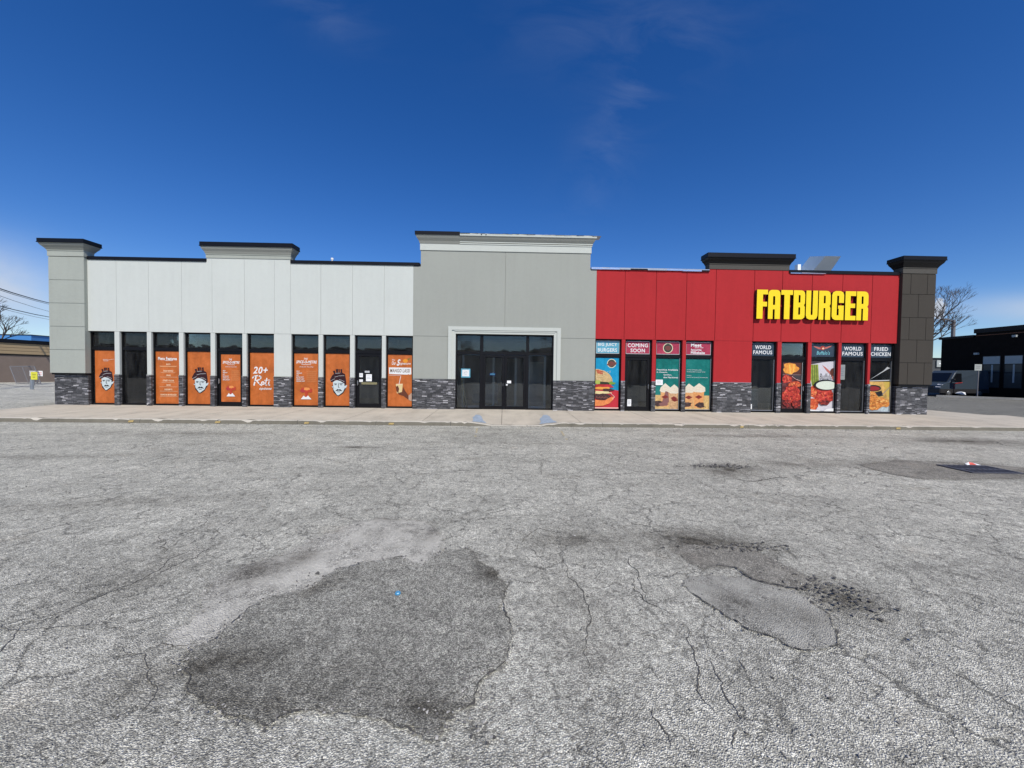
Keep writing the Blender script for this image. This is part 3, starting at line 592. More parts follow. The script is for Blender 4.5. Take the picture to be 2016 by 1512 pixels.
# cornices
def cornice(x0, x1, y0, y1, z0, zb, zc, zt, ov, band, cove, cap, parent, name='cornice', ends=(1, 1), proud=.02):
    """band z0..zb, flaring cove zb..zc, fascia zc..zt; ov = overhang"""
    b = MB(); e0, e1 = ends
    b.box(x0-.02*e0, x1+.02*e1, y0-proud, y1, z0, zb, band)
    b.box(x0-.03*e0, x1+.03*e1, y0-proud-.018, y1+.005, zb-.028, zb-.002, band)
    r = lambda k, z: [(x0-k*e0, y0-k, z), (x1+k*e1, y0-k, z), (x1+k*e1, y1+k*.6, z), (x0-k*e0, y1+k*.6, z)]
    ks = [(.03, zb), (.04, zb+.015), (ov*.42, zb+(zc-zb)*.35), (ov*.75, zb+(zc-zb)*.68), (ov*.9, zc)]
    for (ka, za), (kb, zz) in zip(ks, ks[1:]): b.prism(r(ka, za), r(kb, zz), cove, False)
    b.prism(r(ov*.9, zc), r(ov, zc+.001), cap, True); b.prism(r(ov, zc+.001), r(ov, zt), cap, True)
    b.prism(r(ov+.012, zc+.004), r(ov+.012, zc+.03), cap, True)
    return b.build(name, parent, False)
cornice(-11.76, -8.50, Y, Y+.30, 6.073, 6.235, 6.49, 6.66, .16, M['pgrey'], M['cove'], M['cap_black'], B)
M['dkband'] = stucco('charcoal_band', (.075, .072, .065), .06)
tag(cornice(8.255, 11.505, Y, Y+.30, 6.023, 6.24, 6.46, 6.64, .16, M['dkband'], M['frame'], M['cap_black'], B), 'black cornice over the red wall')
# centre cornice: finished black left end, bare foam and torn flashing on the rest
b = MB(); xL, xR = -3.37, 3.41
b.box(xL-.03, xR+.03, Y-.03, Y+.42, 6.545, 6.80, M['trim'])
def cv(b, xa, xb, ks, mats, ea, eb):
    for ((ka, za), (kb, zb)), m in zip(zip(ks, ks[1:]), mats):
        A = [(xa-ka*ea, Y-ka, za), (xb+ka*eb, Y-ka, za), (xb+ka*eb, Y+.42, za), (xa-ka*ea, Y+.42, za)]
        C = [(xa-kb*ea, Y-kb, zb), (xb+kb*eb, Y-kb, zb), (xb+kb*eb, Y+.42, zb), (xa-kb*ea, Y+.42, zb)]
        b.prism(A, C, m, True)
cv(b, xL, -1.83, [(.04, 6.802), (.075, 6.9), (.14, 7.0), (.185, 7.10)], [M['cove']]*3, 1, 0)
cv(b, xL, -1.81, [(.20, 7.10), (.205, 7.235)], [M['cap_black']], 1, 0)
cv(b, -1.828, xR, [(.05, 6.802), (.05, 6.845), (.035, 6.85), (.035, 6.862), (.07, 6.865), (.07, 6.91)], [M['trim'], M['frame'], M['frame'], M['trim'], M['trim']], 0, 1)
cv(b, -1.828, xR, [(.08, 6.912), (.13, 6.99), (.18, 7.09)], [M['cove']]*2, 0, 1)
cv(b, -1.808, xR, [(.195, 7.09), (.20, 7.18)], [M['trim']], 0, 1)
for x in (-.98, -.80): b.box(x, x+.04, Y-.208, Y-.198, 7.12, 7.16, M['frame'])
b.build('cornice', B, False)
b = MB(); rf = random.Random(2); x = -1.8
while x < 3.58:
    wd = rf.uniform(.12, .4); z = 7.182; h = rf.uniform(.01, .035); m = M['cap_black'] if x < 1.0 or rf.random() < .35 else M['foil']
    a = rf.uniform(-.02, .03); b.poly([(x, Y-.21+a, z-.02*rf.random()), (x+wd, Y-.21, z-.01), (x+wd, Y-.12, z+h+.01), (x, Y-.14, z+h)], m); b.poly([(x, Y-.14, z+h), (x+wd, Y-.12, z+h+.01), (x+wd, Y+.3, z+.012), (x, Y+.3, z+.012)], m); x += wd*.93
tag(b.build('torn_flashing', B, False), 'crumpled silver flashing along the top edge')
# copings
def coping(x0, x1, z0, z1, m, lab=None, rag=False):
    b = MB(); b.box(x0, x1, Y-.035, Y+.34, z0, z1, m)
    if rag:
        rr = random.Random(4); x = x0
        while x < x1-.3:
            wd = rr.uniform(.3, .8); b.box(x, min(x1, x+wd), Y-.045-rr.random()*.02, Y-.036, z0-rr.random()*.02, z1-rr.uniform(.0, .05), M[rr.choice(['foil', 'silver', 'cap_black'])]); x += wd
    o = b.build('coping', B); 
    if lab: tag(o, lab)
coping(-16.34, -11.77, 5.922, 6.045, M['cap_black']); coping(-8.49, -3.42, 5.922, 6.045, M['cap_black'])
coping(3.45, 8.24, 5.922, 6.00, M['silver'], 'unfinished silver metal coping', True); coping(11.515, 16.1, 5.922, 6.045, M['cap_black'])
b = MB(); b.tube((12.0, Y-.06, 5.93), (13.0, Y-.05, 5.915), .012, .012, M['foil']); b.box(11.56, 12.9, Y-.05, Y-.037, 5.90, 5.93, M['foil']); b.build('loose_flashing', B)

# corner pillars
def pillar(x0, x1, rows, mat, band, cove, lab, vjoint):
    y0, y1 = Y-.12, Y+.30; b = MB(); g = .008
    for i, (z0, z1) in enumerate(zip(rows, rows[1:])):
        if not vjoint: cuts = [x0, x1]
        else: cuts = [x0, x0+(x1-x0)*.25, x0+(x1-x0)*.75, x1] if i % 2 == 0 else [x0, x0+(x1-x0)*.5, x1]
        for j, (a, c) in enumerate(zip(cuts, cuts[1:])):
            b.box(a+(g if j else 0), c-(g if j < len(cuts)-2 else 0), y0, y0+.05, z0+g, z1-g, mat)
        for side in (x0, x1):
            pass
    b.box(x0+.003, x1-.003, y0+.018, y1, rows[0]+.004, rows[-1], mat)
    o = b.build('corner_pillar', B); tag(o, lab)
    s = MB(); s.box(x0+.03, x1-.02, Y, y1+.02, ZB, rows[0]-.06, M['stone']); s.box(x0+.03, x1-.02, y0+.03, y1, rows[0]-.06, rows[0]+.003, M['frame']); s.build('stone_base', o)
    cornice(x0, x1, y0, y1-.05, rows[-1]+.012, rows[-1]+.245, 6.46, 6.62, .20, band, cove, M['cap_black'], o)
pillar(-17.71, -16.365, [1.47, 2.384, 3.287, 4.19, 5.087, 5.985], M['pgrey'], M['pgrey'], M['cove'], 'pale grey panelled corner pillar', False)
pillar(16.13, 17.51, [1.455, 2.35, 3.28, 4.19, 5.13, 5.955], M['brown'], M['dkband'], M['frame'], 'dark brown panelled corner pillar', True)
# body of the building: roof, sides, back, inside
b = MB(); b.box(-17.5, -17.3, Y+.33, 30, 0, 5.9, M['pgrey']); b.box(17.2, 17.4, Y+.33, 30, 0, 5.9, M['brown']); b.box(-17.3, 17.2, 29.8, 30, 0, 5.9, M['pgrey']); b.build('rear_walls', B)
b = MB(); b.box(-17.29, 17.19, Y+.31, 29.79, 5.3, 5.5, M['roofm']); b.build('roof', B)
b = MB(); b.box(-17.28, 17.18, Y+.26, 24, .05, .195, M['intfl']); b.box(-17.28, 17.18, 22, 22.1, .2, 3.6, M['int']); b.box(-17.28, 17.18, Y+.31, 22, 3.5, 3.6, M['int'])
b.box(-3.7, -3.6, Y+.31, 22, .2, 3.5, M['int']); b.box(3.7, 3.8, Y+.31, 22, .2, 3.5, M['int'])
b.build('interior', B)
M['vest'] = plain('pale_inner_frame', (.55, .57, .58), .7, 0, .1)
# shelving and counters inside the empty units
M['fit'] = plain('shop_fitting', (.42, .45, .46), .6, .1, .3, 2)
for i, (x0, x1, y0, y1, z1) in enumerate(((10.3, 11.2, 1.2, 1.9, 1.1), (13.9, 14.5, .9, 1.5, 1.2), (14.6, 15.0, 1.6, 2.2, 2.1), (5.0, 6.6, 3.2, 4.0, 1.15), (-1.6, -.3, 4, 4.6, 1.1), (1.1, 1.9, 2.8, 3.4, 2.2), (-14.9, -13.4, 2.4, 3, 1.6), (9.5, 12, 4.5, 5, 2.4))):
    b = MB(); b.box(x0, x1, Y+y0, Y+y1, .2, z1, M['fit']); b.box(x0-.03, x1+.03, Y+y0-.03, Y+y1+.03, z1, z1+.05, M['vest']); b.box(x0+.05, x1-.05, Y+y0-.02, Y+y0-.001, .35, z1*.6, M['int']); b.build('fitting', B)
for x in (-13, -9, -6, 5.5, 8.5, 11, 14): b = MB(); b.box(x-.06, x+.06, Y+1.5, 21.9, 3.25, 3.49, M['fit']); b.build('ceiling_beam', B)
# entrance vestibule seen through the glass
b = MB(); yv = Y+1.0
for x in (-1.75, -1.0, -.45, .5, 1.05, 1.75): b.box(x-.045, x+.045, yv, yv+.1, .2, 2.5, M['vest'])
b.box(-1.75, 1.75, yv+.005, yv+.095, 2.45, 2.53, M['vest']); b.box(-1.75, 1.75, yv+.005, yv+.095, .2, .3, M['vest']); b.build('vestibule_frame', B)

# rooftop vent pipes and exhaust duct
vents = []
for i, (x, z) in enumerate(((-8.05, 6.42), (-7.53, 6.60))):
    b = MB(); b.tube((x, 17.0, 5.5), (x, 17.0, z-.08), .035, .035, M['paper'], 10); b.tube((x, 17.0, z-.08), (x, 17.0, z), .055, .055, M['paper'], 10)
    tag(b.build('vent_pipe', None, True, (x, 17.0, 5.5)), ('short white vent pipe, left of the pair on the roof', 'taller white vent pipe, right of the pair on the roof')[i], 'vent pipe', 'vent pipes on the roof')
M['duct'] = plain('pale_duct', (.84, .90, .92), .6, 0, .06, 2); M['ductb'] = plain('duct_seam', (.30, .33, .33), .5, .3, .1, 2)
D = empty('exhaust_duct', (14.6, 19, 5.5), 'slanted galvanised exhaust duct rising above the roof', 'duct')
b = MB()
A = [(14.05, 18.8, 6.0), (15.1, 18.8, 6.0), (15.1, 19.8, 6.0), (14.05, 19.8, 6.0)]
def sl(z, dx, dy, sx): return [(14.25+dx, 18.6-dy, z), (14.25+dx+sx, 18.6-dy, z), (14.25+dx+sx, 19.5-dy, z+.25), (14.25+dx, 19.5-dy, z+.25)]
b.prism(sl(6.2, 0.3, -.2, 1.0), sl(7.25, .35, 1.2, .72), M['duct']); b.build('hood', D, True)
b = MB(); b.box(13.95, 15.4, 18.7, 19.9, 5.5, 6.75, M['duct']); b.box(14.6, 15.39, 18.69, 18.699, 5.6, 6.7, M['ductb']); b.build('duct_box', D)
b = MB(); b.box(14.1, 14.25, 18.4, 18.6, 5.5, 7.15, M['duct']); b.build('support', D)

# leaning timber strips behind the entrance glass
for i, (xa, xb, zt_) in enumerate(((-1.62, -1.83, 2.0), (-1.50, -1.80, 1.75))):
    b = MB(); A = [(xa-.025, Y+.42, .2), (xa+.025, Y+.42, .2), (xa+.025, Y+.46, .2), (xa-.025, Y+.46, .2)]; C = [(xb-.02, Y+.30, zt_), (xb+.02, Y+.30, zt_), (xb+.02, Y+.33, zt_), (xb-.02, Y+.33, zt_)]
    b.prism(A, C, M['wood']); tag(b.build('timber_strip', None, True, (xa, Y+.44, .2)), ('longer pale timber strip leaning inside the entrance side glass', 'shorter pale timber strip leaning inside the entrance side glass')[i], 'timber', 'timber strips leaning inside the entrance')

# ------------------------------------------------------------ shop sign
M['sign_y'] = plain('yellow_acrylic', (.86, .62, .0), .45, 0, .02); M['sign_k'] = plain('black_return', (.012, .010, .010), .5)
S = empty('shop_sign', (12.35, Y-.2, 4.03), 'large yellow channel letters reading FATBURGER on the red wall', 'sign')
def rnd(x0, x1, y0, y1, r, n=5):      # rounded rectangle, r = (bl, br, tr, tl)
    pts = []
    for (cx, cy, a0, rr) in ((x0, y0, 180, r[0]), (x1, y0, 270, r[1]), (x1, y1, 0, r[2]), (x0, y1, 90, r[3])):
        if rr == 0: pts.append((cx, cy)); continue
        ox = cx+(rr if cx == x0 else -rr); oy = cy+(rr if cy == y0 else -rr)
        for k in range(n+1): a = R(a0+90*k/n); pts.append((ox+rr*math.cos(a), oy+rr*math.sin(a)))
    return pts
# outlines in 1/236ths of the letter height, x right, y up; first loop is the outside
LET = [
 ('F', 0, [[(0, 0), (48, 0), (48, 100), (82, 100), (82, 138), (48, 138), (48, 198), (87, 198), (87, 236), (0, 236)]]),
 ('A', 87, [[(0, 0), (38, 0), (38, 78), (54, 78), (54, 0), (96, 0)]+[(96-30+30*math.cos(R(a)), 206+30*math.sin(R(a))) for a in range(0, 91, 18)]+[(30+30*math.cos(R(a)), 206+30*math.sin(R(a))) for a in range(90, 181, 18)], rnd(38, 55, 114, 186, (0, 0, 8, 8))]),
 ('T', 185, [[(26, 0), (70, 0), (70, 198), (94, 198), (94, 236), (0, 236), (0, 198), (26, 198)]]),
 ('B', 281, [[(0, 0), (60, 0), (78, 5), (90, 18), (92, 34), (92, 100), (84, 116), (92, 132), (92, 200), (88, 220), (76, 233), (60, 236), (0, 236)], rnd(40, 55, 38, 98, (0, 5, 5, 0)), rnd(40, 55, 136, 198, (0, 5, 5, 0))]),
 ('U', 378, [[(0, 236), (0, 34), (8, 10), (28, 0), (66, 0), (86, 10), (94, 34), (94, 236), (54, 236), (54, 44), (50, 36), (43, 36), (39, 44), (39, 236)]]),
 ('R', 476, [[(0, 0), (39, 0), (39, 96), (53, 96), (53, 0), (94, 0), (94, 96), (86, 112), (94, 128), (94, 200), (89, 222), (76, 233), (60, 236), (0, 236)], rnd(39, 54, 134, 196, (0, 5, 5, 0))]),
 ('G', 577, [[(96, 140), (96, 204), (88, 226), (68, 236), (30, 236), (8, 226), (0, 204), (0, 32), (8, 10), (28, 0), (96, 0), (96, 118), (50, 118), (50, 92), (56, 92), (56, 38), (40, 38), (40, 198), (56, 198), (56, 140)]]),
 ('E', 680, [[(0, 0), (86, 0), (86, 36), (42, 36), (42, 100), (80, 100), (80, 136), (42, 136), (42, 198), (86, 198), (86, 236), (0, 236)]]),
 ('R', 768, [[(0, 0), (39, 0), (39, 96), (53, 96), (53, 0), (94, 0), (94, 96), (86, 112), (94, 128), (94, 200), (89, 222), (76, 233), (60, 236), (0, 236)], rnd(39, 54, 134, 196, (0, 5, 5, 0))])]
sx = (14.74-10.14)/862; sz = 1.165/236
for ch, off, loops in LET:
    c = bpy.data.curves.new('l', 'CURVE'); c.dimensions = '2D'; c.fill_mode = 'BOTH'; c.extrude = .06
    for lp in loops:
        s = c.splines.new('POLY'); s.points.add(len(lp)-1); s.use_cyclic_u = True
        for q, (x, y) in zip(s.points, lp): q.co = (x*sx*.955, y*sz, 0, 1)
    o = bpy.data.objects.new('l', c); col.objects.link(o); dg = bpy.context.evaluated_depsgraph_get(); dg.update(); me = bpy.data.meshes.new_from_object(o.evaluated_get(dg)); bpy.data.objects.remove(o)
    me.materials.clear(); me.materials.append(M['sign_y']); me.materials.append(M['sign_k'])
    X0 = 10.14+off*sx; og = Vector((X0, Y-.085, 4.035))
    for v in me.vertices: v.co = Vector((v.co.x, -v.co.z, v.co.y))
    bm = bmesh.new(); bm.from_mesh(me); bmesh.ops.recalc_face_normals(bm, faces=bm.faces); bm.to_mesh(me); bm.free()
    for f in me.polygons: f.material_index = 0 if f.normal.y < -.5 else 1
    me.name = 'letter'; lo = bpy.data.objects.new('letter', me); col.objects.link(lo); lo.parent = S; lo.location = og-S.location; lo['label'] = 'yellow letter '+ch
b = MB(); b.box(10.1, 14.6, Y-.03, Y-.001, 4.54, 4.62, M['red']); b.build('mounting_rail', S)

# ------------------------------------------------------------ posters
def pc(name, rgb, rough=.35, var=.07, sc=9):
    k = 'p_'+name
    if k not in M and var >= .12:
        m = MT('print_'+name); p = m.pos(); base = tuple(s2l(c)*.8 for c in rgb); n = m.noise(p, sc, 6, .72, .4); n2 = m.noise(m.map(p, (3, 3, .5)), 2.2, 4, .6)
        f = m.math('ADD', m.math('MULTIPLY', n, .75), m.math('MULTIPLY', n2, .25)); q = var*2.2
        m.base(m.ramp(f, [(.32, tuple(x*max(.15, 1-1.2*q) for x in base)), (.5, base), (.68, tuple(min(.85, x*(1+q)+.06*q) for x in base))])); m.rough(rough); M[k] = m.m
    if k not in M: M[k] = plain('print_'+name, tuple(s2l(c)*.8 for c in rgb), rough, 0, var, sc)
    return M[k]
OR = pc('orange', (194, 104, 40), .45, .125, 2.0); OD = pc('orange_deep', (205, 100, 38)); WH = pc('white', (235, 238, 238)); MR = pc('maroon', (52, 20, 22)); BK = pc('black', (24, 24, 28))
FC = pc('face', (206, 220, 222)); YP = Y+.085+.044
G1 = 'orange posters across the white unit windows'; G2 = 'food posters across the red unit windows'
def pane_rect(op, top, bottom=.30, inset=.05): return (op[0]+inset+.004, op[1]-inset-.004-(.045 if op[0] < -11 else .02 if op[0] < -7 else 0), bottom, top)
def man(p, cv=.56):
    s = .5; k = p.w/p.h
    def q(x, y): return (.5+x*.57, cv+y*.53*k)
    p.poly([q(*a) for a in ((-.38, .22), (-.30, .72), (-.02, 1.02), (.10, 1.04), (.42, .80), (.62, .42), (.66, .20), (.52, -.05), (-.30, -.05))], BK)
    p.poly([q(*a) for a in ((-.34, -.10), (-.30, .52), (-.02, .96), (.08, .96), (.40, .70), (.52, .40), (.50, -.08), (.1, -.3), (-.2, -.2))], FC)
    p.poly([q(*a) for a in ((.50, .22), (.72, .12), (.66, .30), (.54, .42))], FC); p.poly([q(*a) for a in ((-.32, .25), (-.44, .26), (-.34, .36))], FC)
    p.poly([q(*a) for a in ((-.56, -.30), (-.40, -.62), (-.20, -.84), (.30, -.90), (.56, -.74), (.64, -.20), (.66, .10), (.48, .0), (.22, -.18), (-.12, -.28), (-.30, -.12), (-.46, -.08))], MR)
    for x0, x1, yy in ((-.34, -.18, -.98), (-.14, .04, -1.12), (.06, .16, -1.12), (.20, .34, -1.12)): p.poly([q(*a) for a in ((x0, yy), (x1, yy-.04), (x1+.02, -.82), (x0+.06, -.78))], MR)
    for pts in (((-.2, -.50), (.1, -.60), (.5, -.62)), ((-.50, -.20), (-.2, -.36)), ((.12, -.30), (.35, -.24), (.52, -.12)), ((-.15, -.80), (.2, -.83))): p.stroke([q(*a) for a in pts], .009, WH)
    p.poly([q(*a) for a in ((-.16, .62), (.0, .46), (.10, .50), (.20, .46), (.36, .62), (.20, .60), (.1, .56), (.0, .60))], BK)
    for pts in (((-.24, .04), (-.06, .04)), ((.16, .02), (.40, .02)), ((-.2, .12), (-.08, .10)), ((.2, .10), (.34, .12)), ((.08, .0), (.06, .30), (.14, .34)), ((.0, .68), (.18, .68))): p.stroke([q(*a) for a in pts], .017, BK)
def bars(p, rows, m):
    for v, u0, u1, h in rows: p.rect(u0, v, u1, v+h, m)
def spice(p, door=False):
    p.text('THE', .40, .09, .56, .125, WH, .02, .2); p.text('SPICE-O-METRE', .08, .14, .95, .195, WH, .03, .3); p.rect(.30, .215, .70, .222, WH); p.text('Choose your level of heat', .22, .25, .80, .275, WH, .01, .3)
    for i, (t, u) in enumerate((('MILD', .22), ('MEDIUM', .32), ('HOT', .20), ('EXTRA HOT', .40), ('CRAZY HOT', .42), ('INSANE HOT', .46))):
        v = .335+i*.038; p.text(t, .09, v, u, v+.022, WH, .03, .2); p.stroke([(.52, v+.006), (.95, v+.006)], .006, pc('peach', (240, 170, 110))); p.stroke([(.52, v+.02), (.9, v+.02)], .006, pc('peach', (240, 170, 110)))
    c = pc('flame', (190, 70, 45)); c2 = pc('flame2', (235, 150, 80)); p.blob(.5, .70, .23, .045, c, 3); p.blob(.36, .725, .11, .03, pc('smoke', (178, 60, 62)), 5); p.blob(.66, .725, .11, .03, c, 6); p.blob(.53, .685, .13, .028, c2, 4); p.poly([(.44, .72), (.60, .72), (.55, .83), (.47, .83)], c)
    p.poly([(.28, .885), (.40, .815), (.47, .845), (.58, .812), (.73, .885)], WH); p.poly([(.47, .80), (.58, .80), (.54, .835), (.49, .84)], c)
def op_poster(i): x0, x1, z0, z1 = pane_rect(LW[i], 2.39); return x0, x1, z0, z1
x0, x1, z0, z1 = op_poster(0); p = Poster(x0+.06, x1, z0, z1, YP, OR); man(p); p.stroke([(.40, .175), (.62, .17)], .01, WH); p.stroke([(.42, .20), (.66, .20)], .012, WH); p.stroke([(.6, .185), (.93, .165)], .008, WH)
p.build('orange poster with a turbaned face, in the end window beside the pale corner pillar', G1)
x0, x1, z0, z1 = op_poster(2); p = Poster(x0, x1, z0, z1, YP, OR)
p.text('Menu Features', .10, .11, .90, .17, WH, .035); p.rect(.40, .175, .72, .181, WH)
cm = pc('cream', (246, 214, 178))
for v, t, u0, u1, l0, l1 in ((.235, 'ROTI', .45, .62, .16, .90), (.36, 'RICE BOWLS', .33, .74, .22, .82), (.445, 'WRAPS', .44, .63, .17, .90), (.545, 'STREET FOODS', .30, .77, .25, .80), (.63, 'SIDES', .45, .63, .16, .92), (.715, 'DESSERTS', .37, .70, .17, .92), (.815, 'FAMOUS BEVERAGES', .20, .88, .18, .92)):
    p.text(t, u0, v, u1, v+.03, cm, .035); p.stroke([(l0, v+.048), (l1, v+.048)], .008, cm)
p.stroke([(.2, .295), (.88, .295)], .02, pc('peach', (240, 170, 110)))
p.build('orange poster headed Menu Features with a list of dishes', G1)
x0, x1, z0, z1 = op_poster(3); p = Poster(x0, x1, z0, z1, YP, OR); man(p); p.build('orange poster with a turbaned face, between the menu list and the orange poster door', G1)
x0, x1 = LW[4]; p = Poster(x0+.152, x1-.152, .401, 2.30, YP-.01, OR); spice(p); p.build('narrow orange spice scale poster filling the glazed door', G1)
x0, x1, z0, z1 = op_poster(5); p = Poster(x0, x1, z0, z1, YP, OR)
p.text('20+', .12, .27, .74, .405, WH, .02, .25)
# hand drawn script for the word Roti
k = .055
p.stroke([(.24, .47), (.20, .55), (.16, .625)], k, WH); p.stroke([(.10, .49), (.16, .455), (.34, .44), (.46, .465), (.42, .51), (.26, .54)], k*.85, WH); p.stroke([(.26, .535), (.38, .60), (.48, .63)], k*.85, WH)
p.ell(.53, .585, .075, .035, WH); p.ell(.53, .585, .03, .014, OR); p.stroke([(.70, .49), (.63, .61), (.68, .625)], k*.7, WH); p.stroke([(.60, .53), (.78, .525)], k*.5, WH); p.stroke([(.79, .555), (.76, .62), (.82, .62)], k*.7, WH); p.ell(.82, .525, .02, .009, WH)
p.text('options', .38, .665, .90, .725, WH, .02, .35)
p.build('orange poster reading 20+ Roti options in white script', G1)
x0, x1, z0, z1 = op_poster(6); p = Poster(x0, x1, z0, z1, YP, OR); spice(p); p.build('orange spice scale poster right of the wide white pier', G1)
x0, x1, z0, z1 = op_poster(7); p = Poster(x0, x1, z0, z1, YP, OR); man(p, .57); p.build('orange poster with a turbaned face, beside the black door with notices', G1)
x0, x1, z0, z1 = op_poster(9); p = Poster(x0, x1, z0, z1, YP, OR)
p.text('Try', .16, .09, .30, .125, WH, .02, .3); p.text('Our', .16, .13, .33, .20, WH, .02, .3); p.text('S', .36, .09, .52, .215, WH, .03, .35); p.text('ignature', .50, .15, .94, .205, WH, .01, .3)
p.ell(.72, .12, .10, .04, pc('mango', (230, 150, 40))); p.poly([(.80, .08), (.92, .06), (.86, .11)], pc('leaf', (110, 120, 50)))
p.poly([(.04, .25), (.96, .25), (.97, .375), (.90, .385), (.86, .375), (.80, .385), (.05, .375)], WH); p.text('MANGO LASSI', .09, .275, .91, .345, pc('tan', (110, 84, 60)), .02, .15)
p.stroke([(.05, .40), (.55, .40)], .01, WH); p.stroke([(.53, .42), (.46, .58)], .02, WH)
p.poly([(.33, .57), (.62, .56), (.58, .74), (.38, .75)], pc('lassi', (226, 205, 150))); p.rect(.36, .565, .60, .58, cm)
sk = pc('skin', (104, 56, 36)); p.poly([(.33, .62), (.42, .60), (.47, .66), (.44, .74), (.60, .72), (.63, .62), (.72, .70), (.88, .80), (.86, .87), (.66, .80), (.46, .77), (.36, .70)], sk); p.poly([(.86, .79), (.98, .74), (1, .74), (1, .90), (.86, .87)], pc('sleeve', (190, 160, 140)))
p.build('orange poster with a hand holding a mango lassi', G1)

# red unit: transom posters
TB = 2.555; TT = 3.075
def tposter(i, m, border=None):
    a, c = RW[i]; p = Poster(a+.056+(.05 if i > 3 else 0), c-.056, TB, TT, YP, border or m)
    if border: p.rect(.02, .035, .98, .96, m)
    return p
LB = pc('lightblue', (98, 172, 196), .35, .12, 3); PK = pc('pinkred', (178, 58, 84), .35, .13, 3); NV = pc('slate', (58, 72, 86), .25); GW = pc('greywhite', (200, 204, 206))
def two(p, a, b, m, ua, ub):
    p.text(a, ua[0], .17, ua[1], .47, m, .022); p.text(b, ub[0], .57, ub[1], .87, m, .022)
p = tposter(0, LB, GW); two(p, 'BIG JUICY', 'BURGERS', WH, (.08, .90), (.08, .90)); p.build('pale blue sign reading BIG JUICY BURGERS above the burger poster', G2)
p = tposter(1, PK, GW); two(p, 'COMING', 'SOON', WH, (.08, .92), (.20, .80)); p.build('pink sign reading COMING SOON above the black door', G2)
def badge(p, u, v, r, ratio):
    p.ell(u, v, r, r*ratio, pc('cream2', (236, 226, 190)), 28); p.ell(u, v, r*.86, r*.86*ratio, pc('badge_dark', (60, 66, 52)), 28); p.ell(u, v, r*.6, r*.48*ratio, pc('badge_brown', (120, 70, 60)), 20)
p = tposter(2, PK, GW); badge(p, .5, .50, .21, p.w/p.h); p.build('pink sign with a round cream and brown badge', G2)
p = tposter(3, PK, GW); p.text('Meet', .20, .10, .62, .36, WH, .04); p.text('your new', .36, .40, .70, .49, WH, .02); p.text('favourite', .20, .52, .62, .68, WH, .03); p.text('Milkshake', .20, .72, .76, .93, WH, .04); p.build('pink sign reading Meet your new favourite Milkshake', G2)
p = tposter(4, NV); two(p, 'WORLD', 'FAMOUS', WH, (.12, .86), (.04, .92)); p.build('dark sign reading WORLD FAMOUS right of the wide red pier', G2)
p = tposter(6, NV); wr = pc('wing', (196, 110, 96)); p.poly([(.06, .16), (.20, .20), (.38, .28), (.44, .42), (.30, .40), (.16, .28)], wr); p.poly([(.90, .06), (.74, .16), (.58, .26), (.54, .40), (.68, .34), (.84, .20)], wr); p.ell(.48, .30, .11, .17, pc('buff', (170, 62, 50))); p.ell(.50, .34, .05, .07, cm); p.text("Buffalo's", .22, .54, .80, .84, pc('teal_pale', (120, 190, 200)), .02, .2)
p.build('dark sign with a winged red badge and pale blue script', G2)
p = tposter(7, NV); two(p, 'WORLD', 'FAMOUS', WH, (.12, .88), (.05, .95)); p.build('dark sign reading WORLD FAMOUS next to the fried chicken sign', G2)
p = tposter(8, NV); two(p, 'FRIED', 'CHICKEN', WH, (.18, .84), (.03, .97)); p.build('dark sign reading FRIED CHICKEN', G2)
def lposter(i, m, z1=2.385, z0=.31): a, c = RW[i]; return Poster(a+.056, c-.056, z0, z1, YP, m)
# burger
p = lposter(0, pc('cyan', (20, 152, 196), .3, .12, 2)); RD = pc('cherry', (200, 48, 60)); p.poly([(0, .62), (.80, .63), (1, .645), (1, 1), (0, 1)], RD); badge(p, .68, .11, .19, p.w/p.h); p.poly([(.46, .14), (.62, .07), (.90, .09), (.88, .13), (.66, .17)], pc('badge_brown', (120, 70, 60)))
bun = pc('bun', (206, 176, 122), .5, .2, 25); bun2 = pc('bun_red', (184, 92, 58), .5, .25, 25)
p.poly([(0, .225), (.12, .225), (.40, .26), (.60, .32), (.70, .39), (.74, .46), (.70, .52), (0, .49)], bun); p.poly([(.02, .24), (.14, .24), (.40, .28), (.30, .33), (.08, .31)], bun2)
for s_ in range(26): rr = random.Random(s_*7+1); p.ell(rr.uniform(.02, .64), rr.uniform(.26, .44), .018, .006, pc('seed', (240, 220, 170)), 6)
gr = pc('lettuce', (120, 160, 56)); p.blob(.10, .485, .16, .038, pc('lettuce2', (176, 190, 90)), 2, .3); p.blob(.70, .50, .14, .03, gr, 3, .3); p.poly([(.2, .47), (.55, .48), (.62, .52), (.2, .52)], pc('pickle', (52, 58, 36)))
p.blob(.22, .555, .35, .035, pc('tomato', (178, 46, 44)), 5); p.blob(.55, .56, .20, .035, RD, 15, .3); p.blob(.26, .60, .42, .026, pc('cheese', (236, 164, 72)), 6, .25); p.blob(.55, .635, .24, .03, pc('patty', (72, 34, 30), .5, .4, 30), 7, .25)
p.blob(.28, .685, .36, .03, pc('cheese_pale', (236, 218, 160)), 8, .3); p.blob(.3, .765, .34, .062, pc('patty2', (66, 30, 32), .5, .4, 30), 9, .15)
for s_ in range(8): p.blob(.06+s_*.065, .775+.012*(s_ % 2), .026, .014, pc('patty_hi', (126, 80, 70)), s_, .3)
p.poly([(0, .83), (.42, .84), (.62, .78), (.80, .76), (.78, .82), (.60, .90), (.34, .945), (0, .95)], pc('bunlow', (234, 140, 78), .4, .12, 12)); p.stroke([(.62, .68), (.84, .77), (.74, .81)], .02, pc('pink', (240, 190, 180)))
p.rect(0, .975, 1, 1, pc('pink', (240, 190, 180)))
p.build('blue and red poster of a stacked burger', G2)
